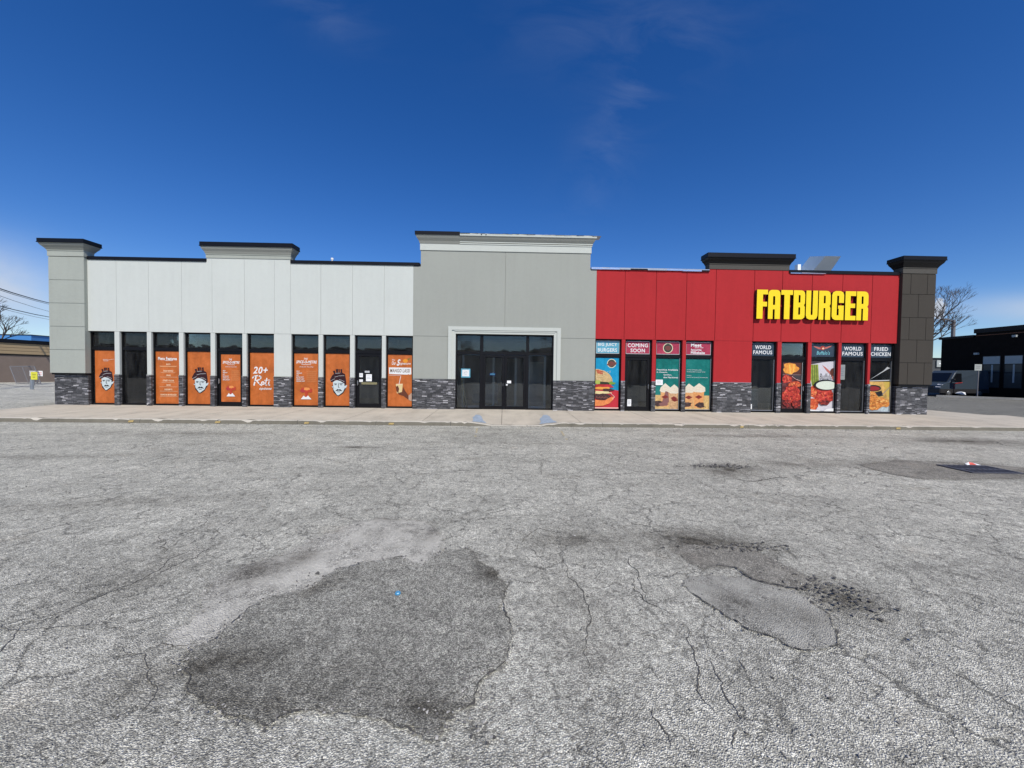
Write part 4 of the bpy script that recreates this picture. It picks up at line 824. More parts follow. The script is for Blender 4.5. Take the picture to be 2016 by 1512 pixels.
# milkshakes
TL = pc('teal', (12, 118, 110), .3, .13, 2); SH = pc('shake', (224, 166, 108), .45, .15, 10); CR_ = pc('cream3', (230, 222, 200), .5, .1, 20); BR = pc('choc', (70, 46, 42), .5, .3, 14); LP = pc('badge_red', (132, 48, 40)); TBL = pc('table', (216, 180, 116), .5, .15, 8)
def cup(p, u, v, wd, hh, c):
    p.poly([(u-wd*.42, v), (u+wd*.42, v), (u+wd*.34, v+hh), (u-wd*.34, v+hh)], c)
    p.poly([(u-wd*.50, v+.02), (u-wd*.42, v-.05), (u-.06, v-.11), (u, v-.135), (u+wd*.22, v-.095), (u+wd*.48, v-.05), (u+wd*.50, v+.03), (u+wd*.2, v+.05), (u-wd*.3, v+.045)], CR_)
    p.stroke([(u-wd*.3, v-.03), (u, v-.06), (u+wd*.3, v-.03)], .012, pc('swirl', (236, 205, 176))); p.stroke([(u-wd*.35, v+.01), (u, v-.015), (u+wd*.35, v+.01)], .012, pc('swirl', (236, 205, 176)))
    p.poly([(u-wd*.30, v+.14), (u, v+.10), (u+wd*.30, v+.14), (u, v+.18)], LP)
def clipu(q): return q
def clampP(p):
    of = p.poly
    def f(pts, m): return of([(min(1, max(0, a)), min(1, max(0, b))) for a, b in pts], m)
    p.poly = f
p = lposter(2, TL); clampP(p); p.rect(0, .72, 1, 1, TBL); cup(p, .42, .62, .46, .33, SH); cup(p, .80, .64, .50, .36, pc('shake2', (206, 164, 120), .45, .2, 14))
p.poly([(.44, .64), (.56, .66), (.60, .86), (.44, .90), (.30, .86)], pc('mauve', (140, 96, 92))); p.poly([(.26, .755), (.44, .72), (.58, .76), (.42, .79)], LP); p.poly([(.68, .815), (.84, .78), (1, .815), (.84, .85)], LP); p.blob(.14, .89, .22, .055, BR, 2); p.blob(.36, .90, .2, .035, pc('mauve', (140, 96, 92)), 3)
p.text('Franchise Available', .04, .205, .94, .235, WH, .03); p.text('in Ontario,', .04, .255, .50, .285, WH, .03); p.text('Quebec,', .33, .305, .68, .335, WH, .03); p.text('the Maritimes', .33, .355, .95, .385, WH, .03)
p.build('teal poster of two milkshakes reading Franchise Available', G2)
p = lposter(3, TL); clampP(p); p.rect(0, .72, 1, 1, TBL); cup(p, .16, .62, .50, .34, SH); cup(p, .56, .61, .52, .36, pc('shake3', (228, 160, 96), .45, .12, 12)); p.blob(.08, .90, .2, .045, BR, 5); p.blob(.62, .91, .18, .055, BR, 6); p.stroke([(.5, .90), (.85, .95)], .02, BR)
p.text('For more information, contact', .06, .205, .66, .225, WH, .015); p.text('franchising details are at the counter', .06, .245, .80, .265, WH, .015); p.text('Or visit us', .06, .315, .24, .332, WH, .01); p.text('online for the full franchise information pack', .06, .355, .90, .374, WH, .015)
p.build('teal poster of two milkshakes with small white text only', G2)
# wings on the door, wings with celery, fried chicken
def meat(p, u, v, a, b_, c, seed, n=14):
    base = pc('m_'+c, {'r': (190, 56, 40), 'o': (214, 88, 46), 'g': (218, 134, 56), 'd': (130, 34, 30)}[c], .35, .38, 14); p.blob(u, v, a, b_, base, seed, .2); rr = random.Random(seed)
    hi = pc('mh_'+c, {'r': (232, 104, 70), 'o': (244, 140, 80), 'g': (244, 184, 104), 'd': (180, 60, 44)}[c], .3, .3, 20); lo = pc('ml_'+c, {'r': (138, 30, 26), 'o': (170, 54, 30), 'g': (168, 88, 30), 'd': (84, 20, 20)}[c], .4, .3, 20)
    for i in range(n): t = rr.uniform(0, 6.28); q = rr.random()**.5*.8; p.blob(u+a*q*math.cos(t), v+b_*q*math.sin(t), rr.uniform(.02, .06), rr.uniform(.008, .02), hi if rr.random() < .55 else lo, i+seed, .3, 10)
a, c = RW[5]; p = Poster(a+.152, c-.152, .401, 2.30, YP-.01, pc('dark_red', (92, 34, 32), .4, .3, 6)); p.rect(0, 0, 1, .27, pc('amber_dark', (90, 52, 40))); p.blob(.42, .13, .40, .12, pc('amber', (244, 160, 60), .4, .2, 8), 4); p.poly([(.32, .05), (.40, .04), (.46, .24), (.38, .25)], pc('amber_hi', (250, 196, 84))); p.poly([(.55, .04), (.64, .05), (.60, .22), (.54, .22)], pc('amber_hi', (250, 196, 84))); p.rect(0, .262, 1, .27, pc('greyline', (150, 140, 140)))
meat(p, .24, .36, .26, .085, 'r', 21); p.poly([(.5, .28), (1, .28), (1, .38), (.8, .38)], pc('greydark', (66, 60, 62))); p.stroke([(.5, .30), (.7, .36), (.98, .40)], .016, pc('pink', (240, 190, 180))); meat(p, .68, .47, .36, .06, 'o', 22); meat(p, .5, .70, .52, .18, 'r', 23, 26); meat(p, .28, .89, .2, .08, 'd', 24); meat(p, .74, .90, .24, .08, 'd', 25); p.rect(.985, 0, 1, 1, GW)
p.build('poster of glossy red wings filling the narrow door', G2)
p = lposter(6, pc('plate', (214, 212, 218))); clampP(p); p.poly([(0, 0), (1, 0), (.5, .03), (0, .08)], pc('greydark', (66, 60, 62))); cg = pc('celery', (150, 162, 62), .4, .2, 8); cg2 = pc('celery_dark', (96, 118, 44))
p.poly([(0, .08), (.34, .07), (.40, .42), (.14, .54), (0, .30)], cg)
for u in (.08, .17, .26): p.poly([(u, .08), (u+.03, .08), (u+.08, .46), (u+.04, .48)], cg2)
p.poly([(.50, .08), (.66, .13), (.98, .26), (1, .42), (.88, .28), (.70, .20)], wr); p.ell(.98, .22, .14, .08, pc('brown_b', (96, 52, 36)))
p.text('Buffalo', .42, .25, .94, .37, pc('inkgrey', (70, 74, 76)), .0, .2)
meat(p, .2, .62, .30, .12, 'o', 31, 18); meat(p, .66, .68, .42, .16, 'r', 32, 26); meat(p, .12, .86, .30, .12, 'o', 33, 18); meat(p, .62, .83, .24, .05, 'd', 34); p.ell(.64, .475, .48, .105, BK, 28); p.ell(.68, .485, .44, .085, pc('dip', (222, 232, 214)), 28); p.poly([(.6, 1), (.72, .95), (1, .94), (1, 1)], WH); p.poly([(0, .965), (.5, .985), (.4, 1), (0, 1)], WH)
p.build('poster of red wings with celery and a bowl of white dip', G2)
p = Poster(RW[8][0]+.056, RW[8][1]-.056, .31, 1.56, YP, pc('basket', (214, 172, 92), .4, .2, 6)); clampP(p); p.rect(0, .80, 1, 1, pc('linen', (176, 190, 194), .5, .2, 8)); p.poly([(.7, 0), (1, 0), (1, .5), (.9, .5)], pc('lemon', (206, 178, 84))); p.ell(.26, .22, .34, .11, BK, 24); p.ell(.26, .23, .28, .075, pc('ketchup', (150, 34, 36)), 20); p.poly([(.3, .36), (.62, .30), (.72, .46), (.5, .5)], BK); meat(p, .18, .52, .24, .20, 'g', 41, 18); meat(p, .5, .64, .28, .12, 'g', 42); meat(p, .62, .70, .36, .16, 'g', 43, 22); meat(p, .3, .84, .3, .10, 'g', 44); p.stroke([(.62, .42), (.98, .16)], .03, pc('steelgrey', (150, 140, 134)))
p.build('poster of golden fried chicken covering the lower glass beside the dark pillar', G2)
b = MB(); b.poly([(15.10, YP-.004, 1.60), (15.9, YP-.004, 2.08), (16.0, YP-.006, 2.12), (15.86, YP-.02, 2.18), (15.72, YP-.01, 2.02)], GW); b.poly([(15.1, YP-.003, 1.57), (15.99, YP-.003, 1.60), (15.99, YP-.003, 1.64), (15.15, YP-.003, 1.60)], GW)
tag(b.build('peeling_film', None, False, (15.5, YP, 1.57)), 'torn strip of white film peeling above the fried chicken poster', 'film')
# papers
def notice(x0, x1, z0, z1, lab, m='paper', lines=3, tilt=0, y=None, ink=None):
    y = y or YP; p = Poster(x0, x1, z0, z1, y, M[m] if m in M else m); k = ink or pc('ink', (120, 130, 140))
    for i in range(lines): p.rect(.15, .2+i*.6/max(1, lines), .85-.15*(i % 2), .2+i*.6/max(1, lines)+.05, k)
    return p.build(lab, 'paper notices taped to the glass', 'paper_notice', 'notice')
dx = LW[8]; yd = YF+.036
notice(-5.56, -5.33, 1.30, 1.58, 'large pale notice taped in the middle of the black door', y=yd)
notice(-5.83, -5.69, 1.46, 1.62, 'small white notice at the upper left of the black door glass', y=yd); notice(-5.83, -5.69, 1.27, 1.37, 'small white notice at the lower left of the black door glass', y=yd, lines=2)
notice(-5.61, -5.42, 1.64, 1.72, 'grey oval sticker above the large notice on the black door', GW, 1, y=yd)
b = MB(); b.box(-5.72, -5.10, YF-.03, YF+.0, 1.17, 1.26, M['steel']); b.box(-5.72, -5.68, YF, YF+.02, 1.18, 1.25, M['steel']); b.box(-5.14, -5.10, YF, YF+.02, 1.18, 1.25, M['steel'])
M['brass'] = plain('brass_bar', (.30, .27, .14), .4, .5); b.mats = [M['brass']]; tag(b.build('push_bar', [o for o in B.children if o.get('label', '').startswith('black glazed door with white')][0]), 'brassy push bar')
p = Poster(-1.74, -1.37, 1.50, 1.86, YP, LB); p.rect(.12, .12, .88, .86, WH); p.stroke([(.3, .5), (.5, .35), (.7, .38)], .012, pc('ink', (120, 130, 140))); p.stroke([(.3, .6), (.6, .62)], .01, pc('ink', (120, 130, 140))); p.build('white notice with pale blue border on the entrance side glass', 'paper notices taped to the glass', 'paper_notice', 'notice')
p = Poster(-.58, -.36, 1.60, 1.70, yd, pc('navy', (24, 44, 96))); p.text('OPEN', .1, .2, .9, .8, LB, .02); p.build('small blue sticker on the left entrance door', 'paper notices taped to the glass', 'paper_notice', 'notice')
notice(.125, .29, 1.29, 1.40, 'larger white card beside the entrance door handle', y=yd, lines=0); notice(.07, .15, 1.20, 1.255, 'tiny white card below the larger card on the entrance door', y=yd-.02, lines=0)
notice(6.21, 6.50, 1.30, 1.52, 'white sheet taped over the left edge of the teal franchise poster', y=YP-.02)
notice(5.06, 5.22, .42, .70, 'pale paper at the foot of the door below the coming soon sign', y=yd, lines=4)
notice(13.87, 14.10, 1.62, 2.24, 'tall grey sheet on the glass below the second world famous sign', pc('greysheet', (150, 156, 154)), 5)
notice(10.15, 10.24, .36, .56, 'small white paper low on the bare window right of the red pier', y=YP, lines=1)
# clutter inside the bare left window
M['clut'] = plain('grey_clutter', (.45, .47, .46), .7, 0, .4, 6)
b = MB(); rr = random.Random(9)
for i in range(12):
    x = rr.uniform(-15.0, -14.2); b.tube((x, Y+rr.uniform(.5, 1.2), .2), (x+rr.uniform(-.7, .7), Y+rr.uniform(.5, 1.3), rr.uniform(1.2, 3.0)), .018, .014, M['clut'], 6)
b.box(-15.1, -14.3, Y+.9, Y+1.3, .2, .6, M['clut']); b.box(-14.7, -14.25, Y+.6, Y+.85, .2, .95, M['clut'])
tag(b.build('scrap_pile', None, True, (-14.7, Y+.9, .2)), 'jumble of poles and boxes behind the bare left window', 'clutter')

# ------------------------------------------------------------ small things on the ground
g = empty('drain_grate', (8.73, 6.93, 0), 'black iron drain grate sunk in the cracked asphalt', 'drain'); g.rotation_euler = (0, 0, -.05); g.scale = (.87, .92, .8)
b = MB(); b.box(8.35, 9.38, 6.62, 7.24, .004, .009, M['crack']); b.build('pit', g)
b = MB(); I = M['iron'] = plain('cast_iron', (.10, .10, .11), .55, .4, .3, 20)
for a in ((8.34, 9.39, 6.60, 6.65), (8.34, 9.39, 7.21, 7.26)): b.box(*a, .003, .03, I)
for a in ((8.34, 8.40, 6.65, 7.21), (9.33, 9.39, 6.65, 7.21)): b.box(*a, .003, .03, I)
b.build('frame', g); b = MB()
for i in range(8): x = 8.44+i*.112; b.box(x, x+.05, 6.65, 7.21, .010, .026, I)
b.box(8.40, 9.33, 6.90, 6.95, .0095, .0275, I); b.build('bars', g)
M['litred'] = plain('litter_red', (.65, .12, .08), .5); b = MB(); b.poly([(9.14, 7.30, .01), (9.26, 7.28, .012), (9.28, 7.36, .035), (9.2, 7.37, .05)], M['litred']); b.poly([(9.06, 7.28, .01), (9.14, 7.30, .01), (9.2, 7.37, .05), (9.1, 7.35, .02)], M['paper']); b.poly([(9.26, 7.28, .012), (9.33, 7.27, .01), (9.32, 7.31, .02), (9.28, 7.36, .035)], M['paper'])
tag(b.build('litter', None, False, (9.2, 7.3, 0)), 'crumpled red and white wrapper beside the drain grate', 'litter')
M['blue_cap'] = plain('blue_plastic', (.06, .27, .48), .35, 0, .1, 60); b = MB(); cx, cy = -.771, 2.844
ring = lambda r, z, k=0: [(cx+r*math.cos(2*math.pi*i/20+k)*(1+.05*(i % 2)), cy+r*math.sin(2*math.pi*i/20+k)*(1+.05*(i % 2)), z) for i in range(20)]
b.prism(ring(.021, .012), ring(.019, .022), M['blue_cap']); b.prism(ring(.019, .022), ring(.016, .026), M['blue_cap']); tag(b.build('bottle_cap', None, True, (cx, cy, .012)), 'tiny bright blue bottle cap on the dark asphalt patch', 'bottle cap')

# ------------------------------------------------------------ trees
M['bark'] = plain('bare_bark', (.085, .07, .06), .9, 0, .3, 8)
def bare_tree(x, y, h, seed, label, spread=.55, depth=7, lean=0, r0=.16):
    T = empty('bare_tree', (x, y, 0), label, 'tree', 'bare trees in the background'); rd = random.Random(seed); tr = MB(); cr = MB()
    def grow(b, p, d, ln, r, k):
        q = p+d*ln; b.tube(p, q, r, r*.72, M['bark'], 6 if k > 4 else 4 if k > 2 else 3, False)
        if k <= 0: return
        n = rd.choice((2, 3, 3)) if k > 1 else 3
        for i in range(n):
            a = Vector((rd.uniform(-1, 1), rd.uniform(-1, 1), rd.uniform(-.3, .75))).normalized(); nd = (d+a*spread*rd.uniform(.6, 1.35)).normalized(); nd.z = nd.z*.93+.07; nd.normalize()
            grow(cr, q, nd, ln*rd.uniform(.66, .86), r*rd.uniform(.56, .74), k-1)
    grow(tr, Vector((x, y, -.1)), Vector((lean, 0, 1)).normalized(), h*.24, r0, depth)
    tr.build('trunk', T); cr.build('crown', T, False); return T
bare_tree(51.8, 48, 14.5, 12, 'bare tree behind the dark corner pillar and the van', .72, 8, .12, .30)
bare_tree(-62.2, 48, 10.8, 4, 'bare tree above the flat roof at the left edge', .66, 7, 0, .2)
# trees across the road, and an added low building shaped for the glass reflection
for i, (x, y, h) in enumerate(((-8, -28, 9), (7, -30, 10), (19, -26, 9))): o = bare_tree(x, y, h, 30+i, 'bare roadside tree across the lot, behind the viewer', .7, 6, 0, .2); o['group'] = 'roadside trees across the lot'
M['fb'] = plain('brick_far', (.07, .06, .06), .9, 0, .4, .3); M['fw'] = plain('pale_far', (.16, .17, .18), .8, 0, .3, .3)
b = MB(); b.box(-90, 6, -52, -40, 0, 6.0, M['fb']); b.box(6.01, 30, -54, -42, 0, 6.8, M['fb']); b.box(30.01, 90, -54, -42, 0, 6.2, M['fw']); tag(b.build('warehouse', None, True, (0, -45, 0)), 'long low warehouse added behind the viewer, shaped for the window reflections', 'building')

# ------------------------------------------------------------ left background
def siding(name, rgb, h=.35):
    m = MT(name); p = m.pos(); s = m.n('ShaderNodeSeparateXYZ'); m.l(p, s.inputs[0]); f = m.math('FRACT', m.math('DIVIDE', s.outputs[2], h))
    k = m.ramp(f, [(0, .25), (.07, 1), (.93, 1), (1, .25)]); m.base(m.mix(1, rgb, k, 'MULTIPLY')); m.rough(.6); m.bump(m.ramp(f, [(0, 0), (.1, 1), (1, .6)]), .8, .05); return m.m
M['siding'] = siding('tan_siding', (.34, .25, .14)); M['block'] = plain('brown_block', (.20, .155, .125), .95, 0, .12, 1); M['blue'] = siding('blue_siding', (.05, .20, .48), 2.5)
T = empty('tan_building', (-57, 46, 0), 'low brown block building with tan metal siding, beyond the left corner pillar', 'building')
def slab(b, z0, z1, off, m, e=3.0):
    # wall runs from (-54.4, 43) receding to (-66, 73)
    p = Vector((-56.2, 36.0)); q = Vector((-51.8, 58.0)); d = (q-p).normalized(); n = Vector((-d.y, d.x))
    if n.x > 0: n = -n
    a = p-n*off; c = q-n*off; e_ = a+n*e*4; f = c+n*e*4
    b.prism([(v.x, v.y, z0) for v in (a, c, f, e_)], [(v.x, v.y, z1) for v in (a, c, f, e_)], m); return b
slab(MB(), -.1, 3.02, 0, M['block']).build('wall', T); slab(MB(), 3.02, 3.14, .06, M['frame']).build('trim', T); slab(MB(), 3.14, 4.35, .03, M['siding']).build('siding', T); slab(MB(), 4.35, 4.78, .12, M['cap_black']).build('roof_edge', T)
T = empty('blue_building', (-76, 64, 0), 'blue flat roofed building showing above the tan building', 'building'); b = MB(); b.box(-82, -74.2, 62, 72, 0, 6.75, M['blue']); b.build('wall', T); b = MB(); b.box(-82.1, -74.1, 61.9, 72.1, 6.751, 6.85, M['cap_black']); b.build('roof', T)
PL = empty('power_line', (-57, 47, 0), 'black overhead utility wires crossing the sky at the left edge', 'power line')
M['wire'] = plain('wire', (.02, .02, .022), .6)
for (za, zb, r) in ((9.55, 10.7, .055), (9.40, 10.52, .03), (8.82, 9.52, .022), (7.8, 8.74, .045), (7.6, 8.39, .02)):
    b = MB(); A = Vector((-50.8, 40, za)); C = Vector((-63.4, 55, zb)); d = C-A; pts = []
    for i in range(9): t = -1.6+i*.45; pts.append(A+d*t+Vector((0, 0, .25*(t-.5)**2-.06)))
    for u, v in zip(pts, pts[1:]): b.tube(u, v, r, r, M['wire'], 5)
    b.build('wire', PL)
def post(x, y, r=.07, h=.78, lab='', name='bollard'): b = MB(); b.tube((x, y, -.05), (x, y, h), r, r, M['silver'], 10); b.tube((x, y, h), (x, y, h+.03), r, r*.5, M['silver'], 10); return tag(b.build(name, None, True, (x, y, 0)), lab, 'bollard', 'bollards by the chain barrier')
M['postg'] = plain('grey_post', (.16, .16, .17), .7)
post(-35.9, 30, .10, .78, 'grey bollard carrying the yellow sign'); post(-38.6, 29.6, .10, .5, 'short grey bollard at the left edge')
b = MB(); M['ysign'] = plain('yellow_sign', (.62, .60, .05), .5); b.box(-35.84, -35.36, 29.88, 29.9, .76, 1.34, M['ysign']); b.box(-35.65, -35.60, 29.901, 29.93, .3, 1.2, M['postg']); k = pc('ink2', (90, 90, 30)); b.box(-35.74, -35.46, 29.876, 29.879, 1.15, 1.19, k); b.box(-35.72, -35.5, 29.876, 29.879, 1.02, 1.05, k); b.box(-35.70, -35.52, 29.876, 29.879, .9, .93, k)
tag(b.build('yellow_sign', None, True, (-35.6, 29.9, .3)), 'small yellow sign on the bollard near the tan building', 'sign')
b = MB(); pts = [(-44+i*1.36, 29.7+i*.05, .42-.22*math.sin(math.pi*((i % 4)/4))) for i in range(18)]
for u, v in zip(pts, pts[1:]): b.tube(u, v, .022, .022, M['postg'], 5)
tag(b.build('chain_barrier', None, True, (-35, 30, 0)), 'low sagging chain strung between the bollards', 'chain')
p = Poster(-49.9, -48.55, .78, 1.34, 41.5, M['paper']); p.text('NO PARKING', .08, .18, .92, .42, M['litred'], .03); p.text('FIRE ROUTE', .08, .55, .92, .80, M['litred'], .03); o = p.build('white sign with red lettering just left of the stone pillar base', None, 'warning_sign', 'sign')
b = MB(); b.tube((-49.2, 41.56, -.05), (-49.2, 41.56, 1.3), .04, .04, M['postg'], 8); q = b.build('post', o, True)
# chain link gate
G = empty('wire_gate', (-48.2, 40, 0), 'leaning wire mesh gate in a thin grey frame against the tan building', 'gate')
def mesh_mat():
    m = MT('wire_mesh'); p = m.pos(); s = m.n('ShaderNodeSeparateXYZ'); m.l(p, s.inputs[0]); a = m.math('FRACT', m.math('MULTIPLY', m.math('ADD', s.outputs[0], s.outputs[2]), 9)); c = m.math('FRACT', m.math('MULTIPLY', m.math('SUBTRACT', s.outputs[0], s.outputs[2]), 9))
    k = m.math('MAXIMUM', m.math('GREATER_THAN', a, .78), m.math('GREATER_THAN', c, .78)); t = m.n('ShaderNodeBsdfTransparent'); mx_ = m.n('ShaderNodeMixShader'); m.l(k, mx_.inputs[0]); m.l(t.outputs[0], mx_.inputs[1]); m.l(m.b.outputs[0], mx_.inputs[2]); m.base((.12, .12, .13)); m.l(mx_.outputs[0], m.o.inputs[0]); return m.m
M['mesh'] = mesh_mat(); c4 = [(-49.55, 40, .08), (-47.2, 40, .08), (-47.5, 40, 1.82), (-49.85, 40, 1.78)]; c4 = [(-49.3, 39.9, .08), (-46.9, 39.9, .10), (-47.5, 39.9, 1.80), (-49.9, 39.9, 1.76)]
b = MB()
for u, v in zip(c4, c4[1:]+c4[:1]): b.tube(u, v, .04, .04, M['postg'], 6)
b.tube(((c4[0][0]+c4[1][0])/2, 39.9, .1), ((c4[2][0]+c4[3][0])/2, 39.9, 1.78), .025, .025, M['postg'], 6); b.build('frame', G); b = MB(); b.poly(c4, M['mesh']); b.build('mesh', G, False)
# dry weed at the pillar foot
b = MB(); M['weed'] = plain('dry_weed', (.20, .18, .10), .9); rr = random.Random(6)
for i in range(45): a = rr.uniform(0, 6.28); l = rr.uniform(.12, .38); x = -17.82+rr.uniform(-.1, .06); y = 15.4+rr.uniform(-.1, .1); b.tube((x, y, .0), (x+math.cos(a)*l*.5, y+math.sin(a)*l*.5, l), .004, .001, M['weed'], 3)
tag(b.build('dry_weed', None, False, (-17.82, 15.4, 0)), 'tuft of dry weeds at the foot of the pale corner pillar', 'weed')

# ------------------------------------------------------------ right background
M['dkbrick'] = plain('dark_brown_brick', (.010, .008, .007), .95, 0, .3, 2, .1); M['blind'] = plain('pale_blind', (.34, .37, .36), .7, 0, .1); M['dglass'] = plain('dark_glass', (.035, .042, .045), .3, 0, .2, 3, .3)
K = empty('dark_building', (49.5, 34, 0), 'dark brown brick building with pale window blinds at the right edge', 'building')
# its long wall faces left and recedes from (50, 20) to (48.6, 42)
def lw(b, y0, y1, z0, z1, off, th, m):
    fx = lambda y: 49.9-(y-30)*.055
    b.prism([(fx(y0)-off, y0, z0), (fx(y1)-off, y1, z0), (fx(y1)-off+th, y1, z0), (fx(y0)-off+th, y0, z0)], [(fx(y0)-off, y0, z1), (fx(y1)-off, y1, z1), (fx(y1)-off+th, y1, z1), (fx(y0)-off+th, y0, z1)], m)
b = MB(); lw(b, 18, 39.4, -.1, 6.6, 0, 14, M['dkbrick']); lw(b, 39.401, 42.4, -.1, 6.2, .0, 10, M['dkbrick']); b.build('wall', K)
b = MB(); lw(b, 17.9, 39.5, 6.6, 7.05, .12, 14.2, M['cap_black']); lw(b, 39.52, 42.6, 6.2, 6.45, .12, 10, M['cap_black']); b.build('roof_edge', K)
M['rust'] = plain('rust_trim', (.12, .045, .02), .8); b = MB(); lw(b, 18, 39.4, 6.30, 6.38, .04, .1, M['rust']); b.build('trim', K)
for (y0, y1) in ((37.35, 38.75), (35.75, 37.1)):
    b = MB(); lw(b, y0, y1, .9, 4.2, .03, .06, M['frame']); Wd = b.build('window', K); b = MB(); lw(b, y0+.06, y1-.06, 3.35, 4.12, .05, .025, M['blind']); b.build('blind', Wd)
    b = MB(); lw(b, y0+.06, y0+(y1-y0)*.92, 2.5, 3.28, .05, .025, M['dglass']); lw(b, y0+.06, y1-.06, .98, 2.42, .05, .025, M['dglass']); b.build('pane', Wd)
    b = MB(); lw(b, y0+.55, y0+.68, 1.5, 3.28, .06, .02, M['blind']); 
    b.build('curtain', Wd)
b = MB(); b.box(49.05, 49.25, 36.0, 36.3, 5.9, 6.1, M['blind']); b.build('wall_lamp', K); b = MB(); b.box(48.95, 49.2, 38.9, 39.2, 4.35, 4.55, M['blind']); b.build('wall_lamp', K)
# island kerb and darker lane
b = MB()
M['lane'] = asphalt('side_lane_asphalt', .08, .5, .24, 60, False, False)
M['island'] = plain('dark_mulch', (.03, .026, .022), .95, 0, .3, 3)
b.poly([(43.0, 37.4, .05), (46.9, 31.0, .05), (52, 20, .05), (54, 45, .05), (43.5, 45, .05)], M['island']); tag(b.build('planting_strip', fix=False), kind='structure')
b = MB()
for (a, c) in (((42.9, 37.2), (44.6, 34.6)), ((44.6, 34.6), (46.4, 31.8)), ((46.4, 31.8), (49.5, 25)), ((49.5, 25), (51.5, 18))):
    A = Vector(a); C = Vector(c); d = (C-A).normalized(); n = Vector((-d.y, d.x))*.15
    b.prism([(v.x, v.y, -.02) for v in (A-n, C-n, C+n, A+n)], [(v.x, v.y, .17) for v in (A-n, C-n, C+n, A+n)], M['kerbtop'])
tag(b.build('island_kerb', fix=True), kind='structure')
b = MB(); b.poly([(20.45, 15.6, .004), (60, 15.6, .004), (60, 90, .004), (20.45, 90, .004)], M['lane']); tag(b.build('side_lane', fix=False), kind='structure')
FBd = empty('far_building', (64, 58, 0), 'distant flat roofed building behind the van with a pale sign panel', 'building'); M['fardk'] = plain('far_dark_wall', (.06, .065, .07), .9)
b = MB(); b.box(56, 72, 56, 68, 0, 4.75, M['fardk']); b.build('wall', FBd); b = MB(); b.box(55.9, 72.1, 55.9, 68.1, 4.751, 4.95, M['cap_black']); b.build('roof_edge', FBd); b = MB(); b.box(64.2, 66.9, 55.8, 55.95, 3.6, 4.6, M['blind']); b.box(64.5, 66.6, 55.77, 55.8, 4.0, 4.2, M['paper']); b.build('sign_panel', FBd)
Lp = empty('street_lamp', (52.4, 44, 0), 'tall dark lamp post rising behind the van', 'street lamp'); b = MB(); b.tube((52.4, 44, 0), (52.4, 44, 8.7), .24, .17, M['postg'], 8); b.build('pole', Lp)
b = MB(); b.tube((52.4, 44, 8.6), (51.5, 44, 8.75), .06, .05, M['postg'], 6); b.build('arm', Lp); b = MB(); b.box(50.9, 51.6, 43.85, 44.15, 8.68, 8.84, M['postg']); b.box(50.95, 51.5, 43.9, 44.1, 8.64, 8.679, M['blind']); b.build('lamp_head', Lp)
o = empty('sign_post', (45.5, 36, 0), 'thin post with a small white parking sign in front of the dark building', 'sign'); b = MB(); b.tube((45.5, 36, 0), (45.5, 36, 3.1), .05, .05, M['postg'], 6); b.build('pole', o)
p = Poster(45.05, 45.75, 2.62, 3.22, 35.93, M['blind']); p.rect(.2, .25, .8, .35, M['postg']); p.rect(.2, .55, .8, .65, M['postg']); q = p.b.build('sign_plate', o, False)
b = MB(); rock(b, (45.0, 37.0, .35), .42, M['paper'], random.Random(3)); tag(b.build('white_rock', None, True, (45.0, 37.0, 0)), 'white rock in the planting strip in front of the van', 'rock')
# van, facing left and a little towards the viewer
V = empty('parked_van', (0, 0, 0), 'white delivery van with dark lower body parked in shade behind the corner', 'van')
M['vbody'] = plain('shaded_van_paint', (.04, .055, .072), .25, 0, .03); M['vlow'] = plain('van_trim', (.015, .015, .017), .6); M['vglass'] = plain('van_glass', (.006, .007, .009), .15); M['tyre'] = plain('tyre', (.015, .015, .015), .9); M['vred'] = plain('red_stripe', (.30, .03, .03), .5); M['vlight'] = plain('headlight_lens', (.6, .62, .65), .15)  # pale van body coloured dark; its shade is put into the paint
prof = [(0, .35), (-.02, .75), (.05, 1.05), (.45, 1.22), (1.02, 1.36), (1.75, 2.22), (2.05, 2.42), (5.5, 2.5), (5.75, 2.4), (5.8, .45), (5.5, .35)]
hw = 1.0; b = MB()
b.prism([(x, -hw*(1-.08*(z > 2)), z) for x, z in prof], [(x, hw*(1-.08*(z > 2)), z) for x, z in prof], M['vbody']); VB = b.build('body', V, True, bevel=.05)
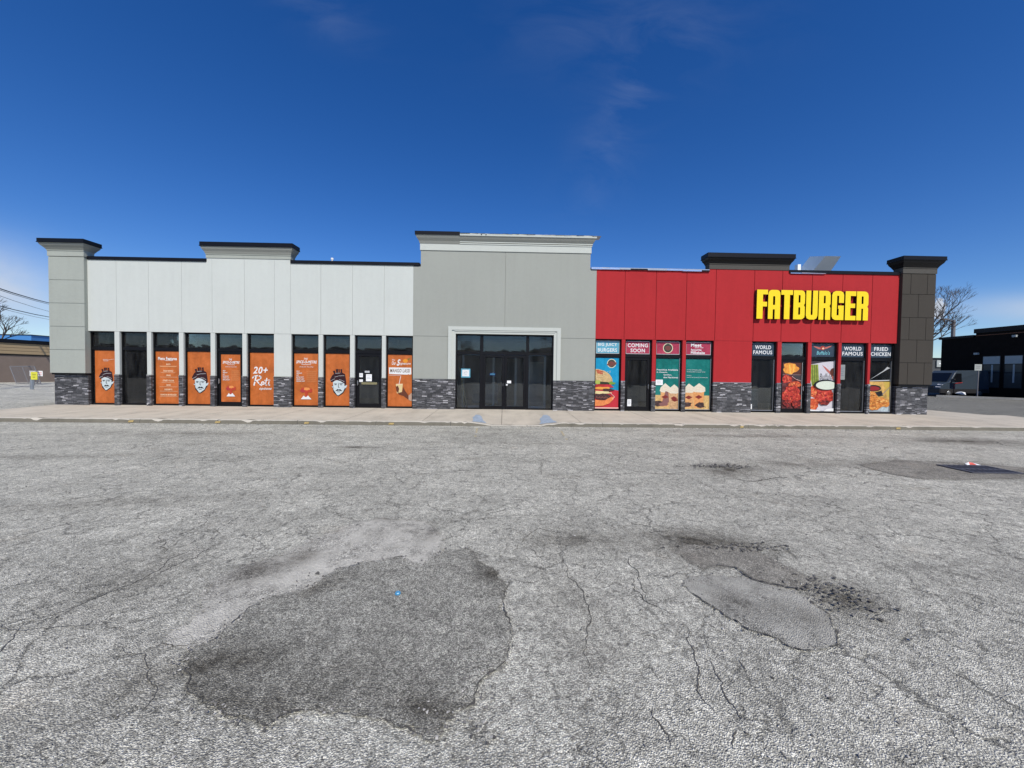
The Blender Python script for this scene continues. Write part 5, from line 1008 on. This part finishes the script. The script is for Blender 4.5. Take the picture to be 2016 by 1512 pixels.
b = MB(); b.box(.0, 5.78, -hw-.012, hw+.012, .34, .72, M['vlow']); b.box(-.06, .12, -.98, .98, .32, .74, M['vlow']); b.build('lower_trim', VB)
b = MB(); b.prism([(1.06, -.80, 1.40), (1.06, .80, 1.40), (1.70, .74, 2.17), (1.70, -.74, 2.17)], [(1.02, -.80, 1.42), (1.02, .80, 1.42), (1.66, .74, 2.20), (1.66, -.74, 2.20)], M['vglass']); b.build('windscreen', V)
for s in (-1, 1):
    y = s*(hw+.004); b = MB(); b.prism([(1.28, y, 1.42), (2.45, y, 1.36), (2.45, y*.955, 2.15), (1.86, y*.955, 2.15)], [(1.28, y*1.006, 1.42), (2.45, y*1.006, 1.36), (2.45, y*.961, 2.15), (1.86, y*.961, 2.15)], M['vglass']); b.build('side_window', V)
    b = MB(); b.box(1.2, 1.36, y+s*.02-.0, y+s*.22, 1.38, 1.66, M['vlow']); b.build('mirror', V)
    b = MB(); b.prism([(.02, s*.62, .86), (.02, s*.96, .86), (.30, s*1.0, 1.10), (.24, s*.66, 1.14)], [(-.03, s*.62, .88), (-.03, s*.97, .88), (.26, s*1.01, 1.13), (.20, s*.66, 1.17)], M['vlight']); b.build('headlight', V)
    b = MB(); b.box(1.55, 1.60, y-.002 if s > 0 else y-.004, y+.004 if s > 0 else y+.002, .75, 1.25, M['vred']); b.prism([(1.6, y, 1.20), (2.5, y, 1.28), (2.6, y, 1.36), (1.6, y, 1.26)], [(1.6, y*1.004, 1.20), (2.5, y*1.004, 1.28), (2.6, y*1.004, 1.36), (1.6, y*1.004, 1.26)], M['vred']); b.build('stripe', V)
    for x in (.95, 4.6):
        b = MB(); b.tube((x, s*.80, .36), (x, s*1.03, .36), .36, .36, M['tyre'], 20); wl = b.build('wheel', V); b = MB(); b.tube((x, s*1.02, .36), (x, s*1.04, .36), .2, .18, M['silver'], 14); b.build('rim', wl)
b = MB(); b.box(-.05, .0, -.5, .5, .78, .98, M['vlow']); b.build('grille', V)
V.location = (43.3, 38.4, .0); V.rotation_euler = (0, 0, .13); V.scale = (1.05, 1.05, 1.09)
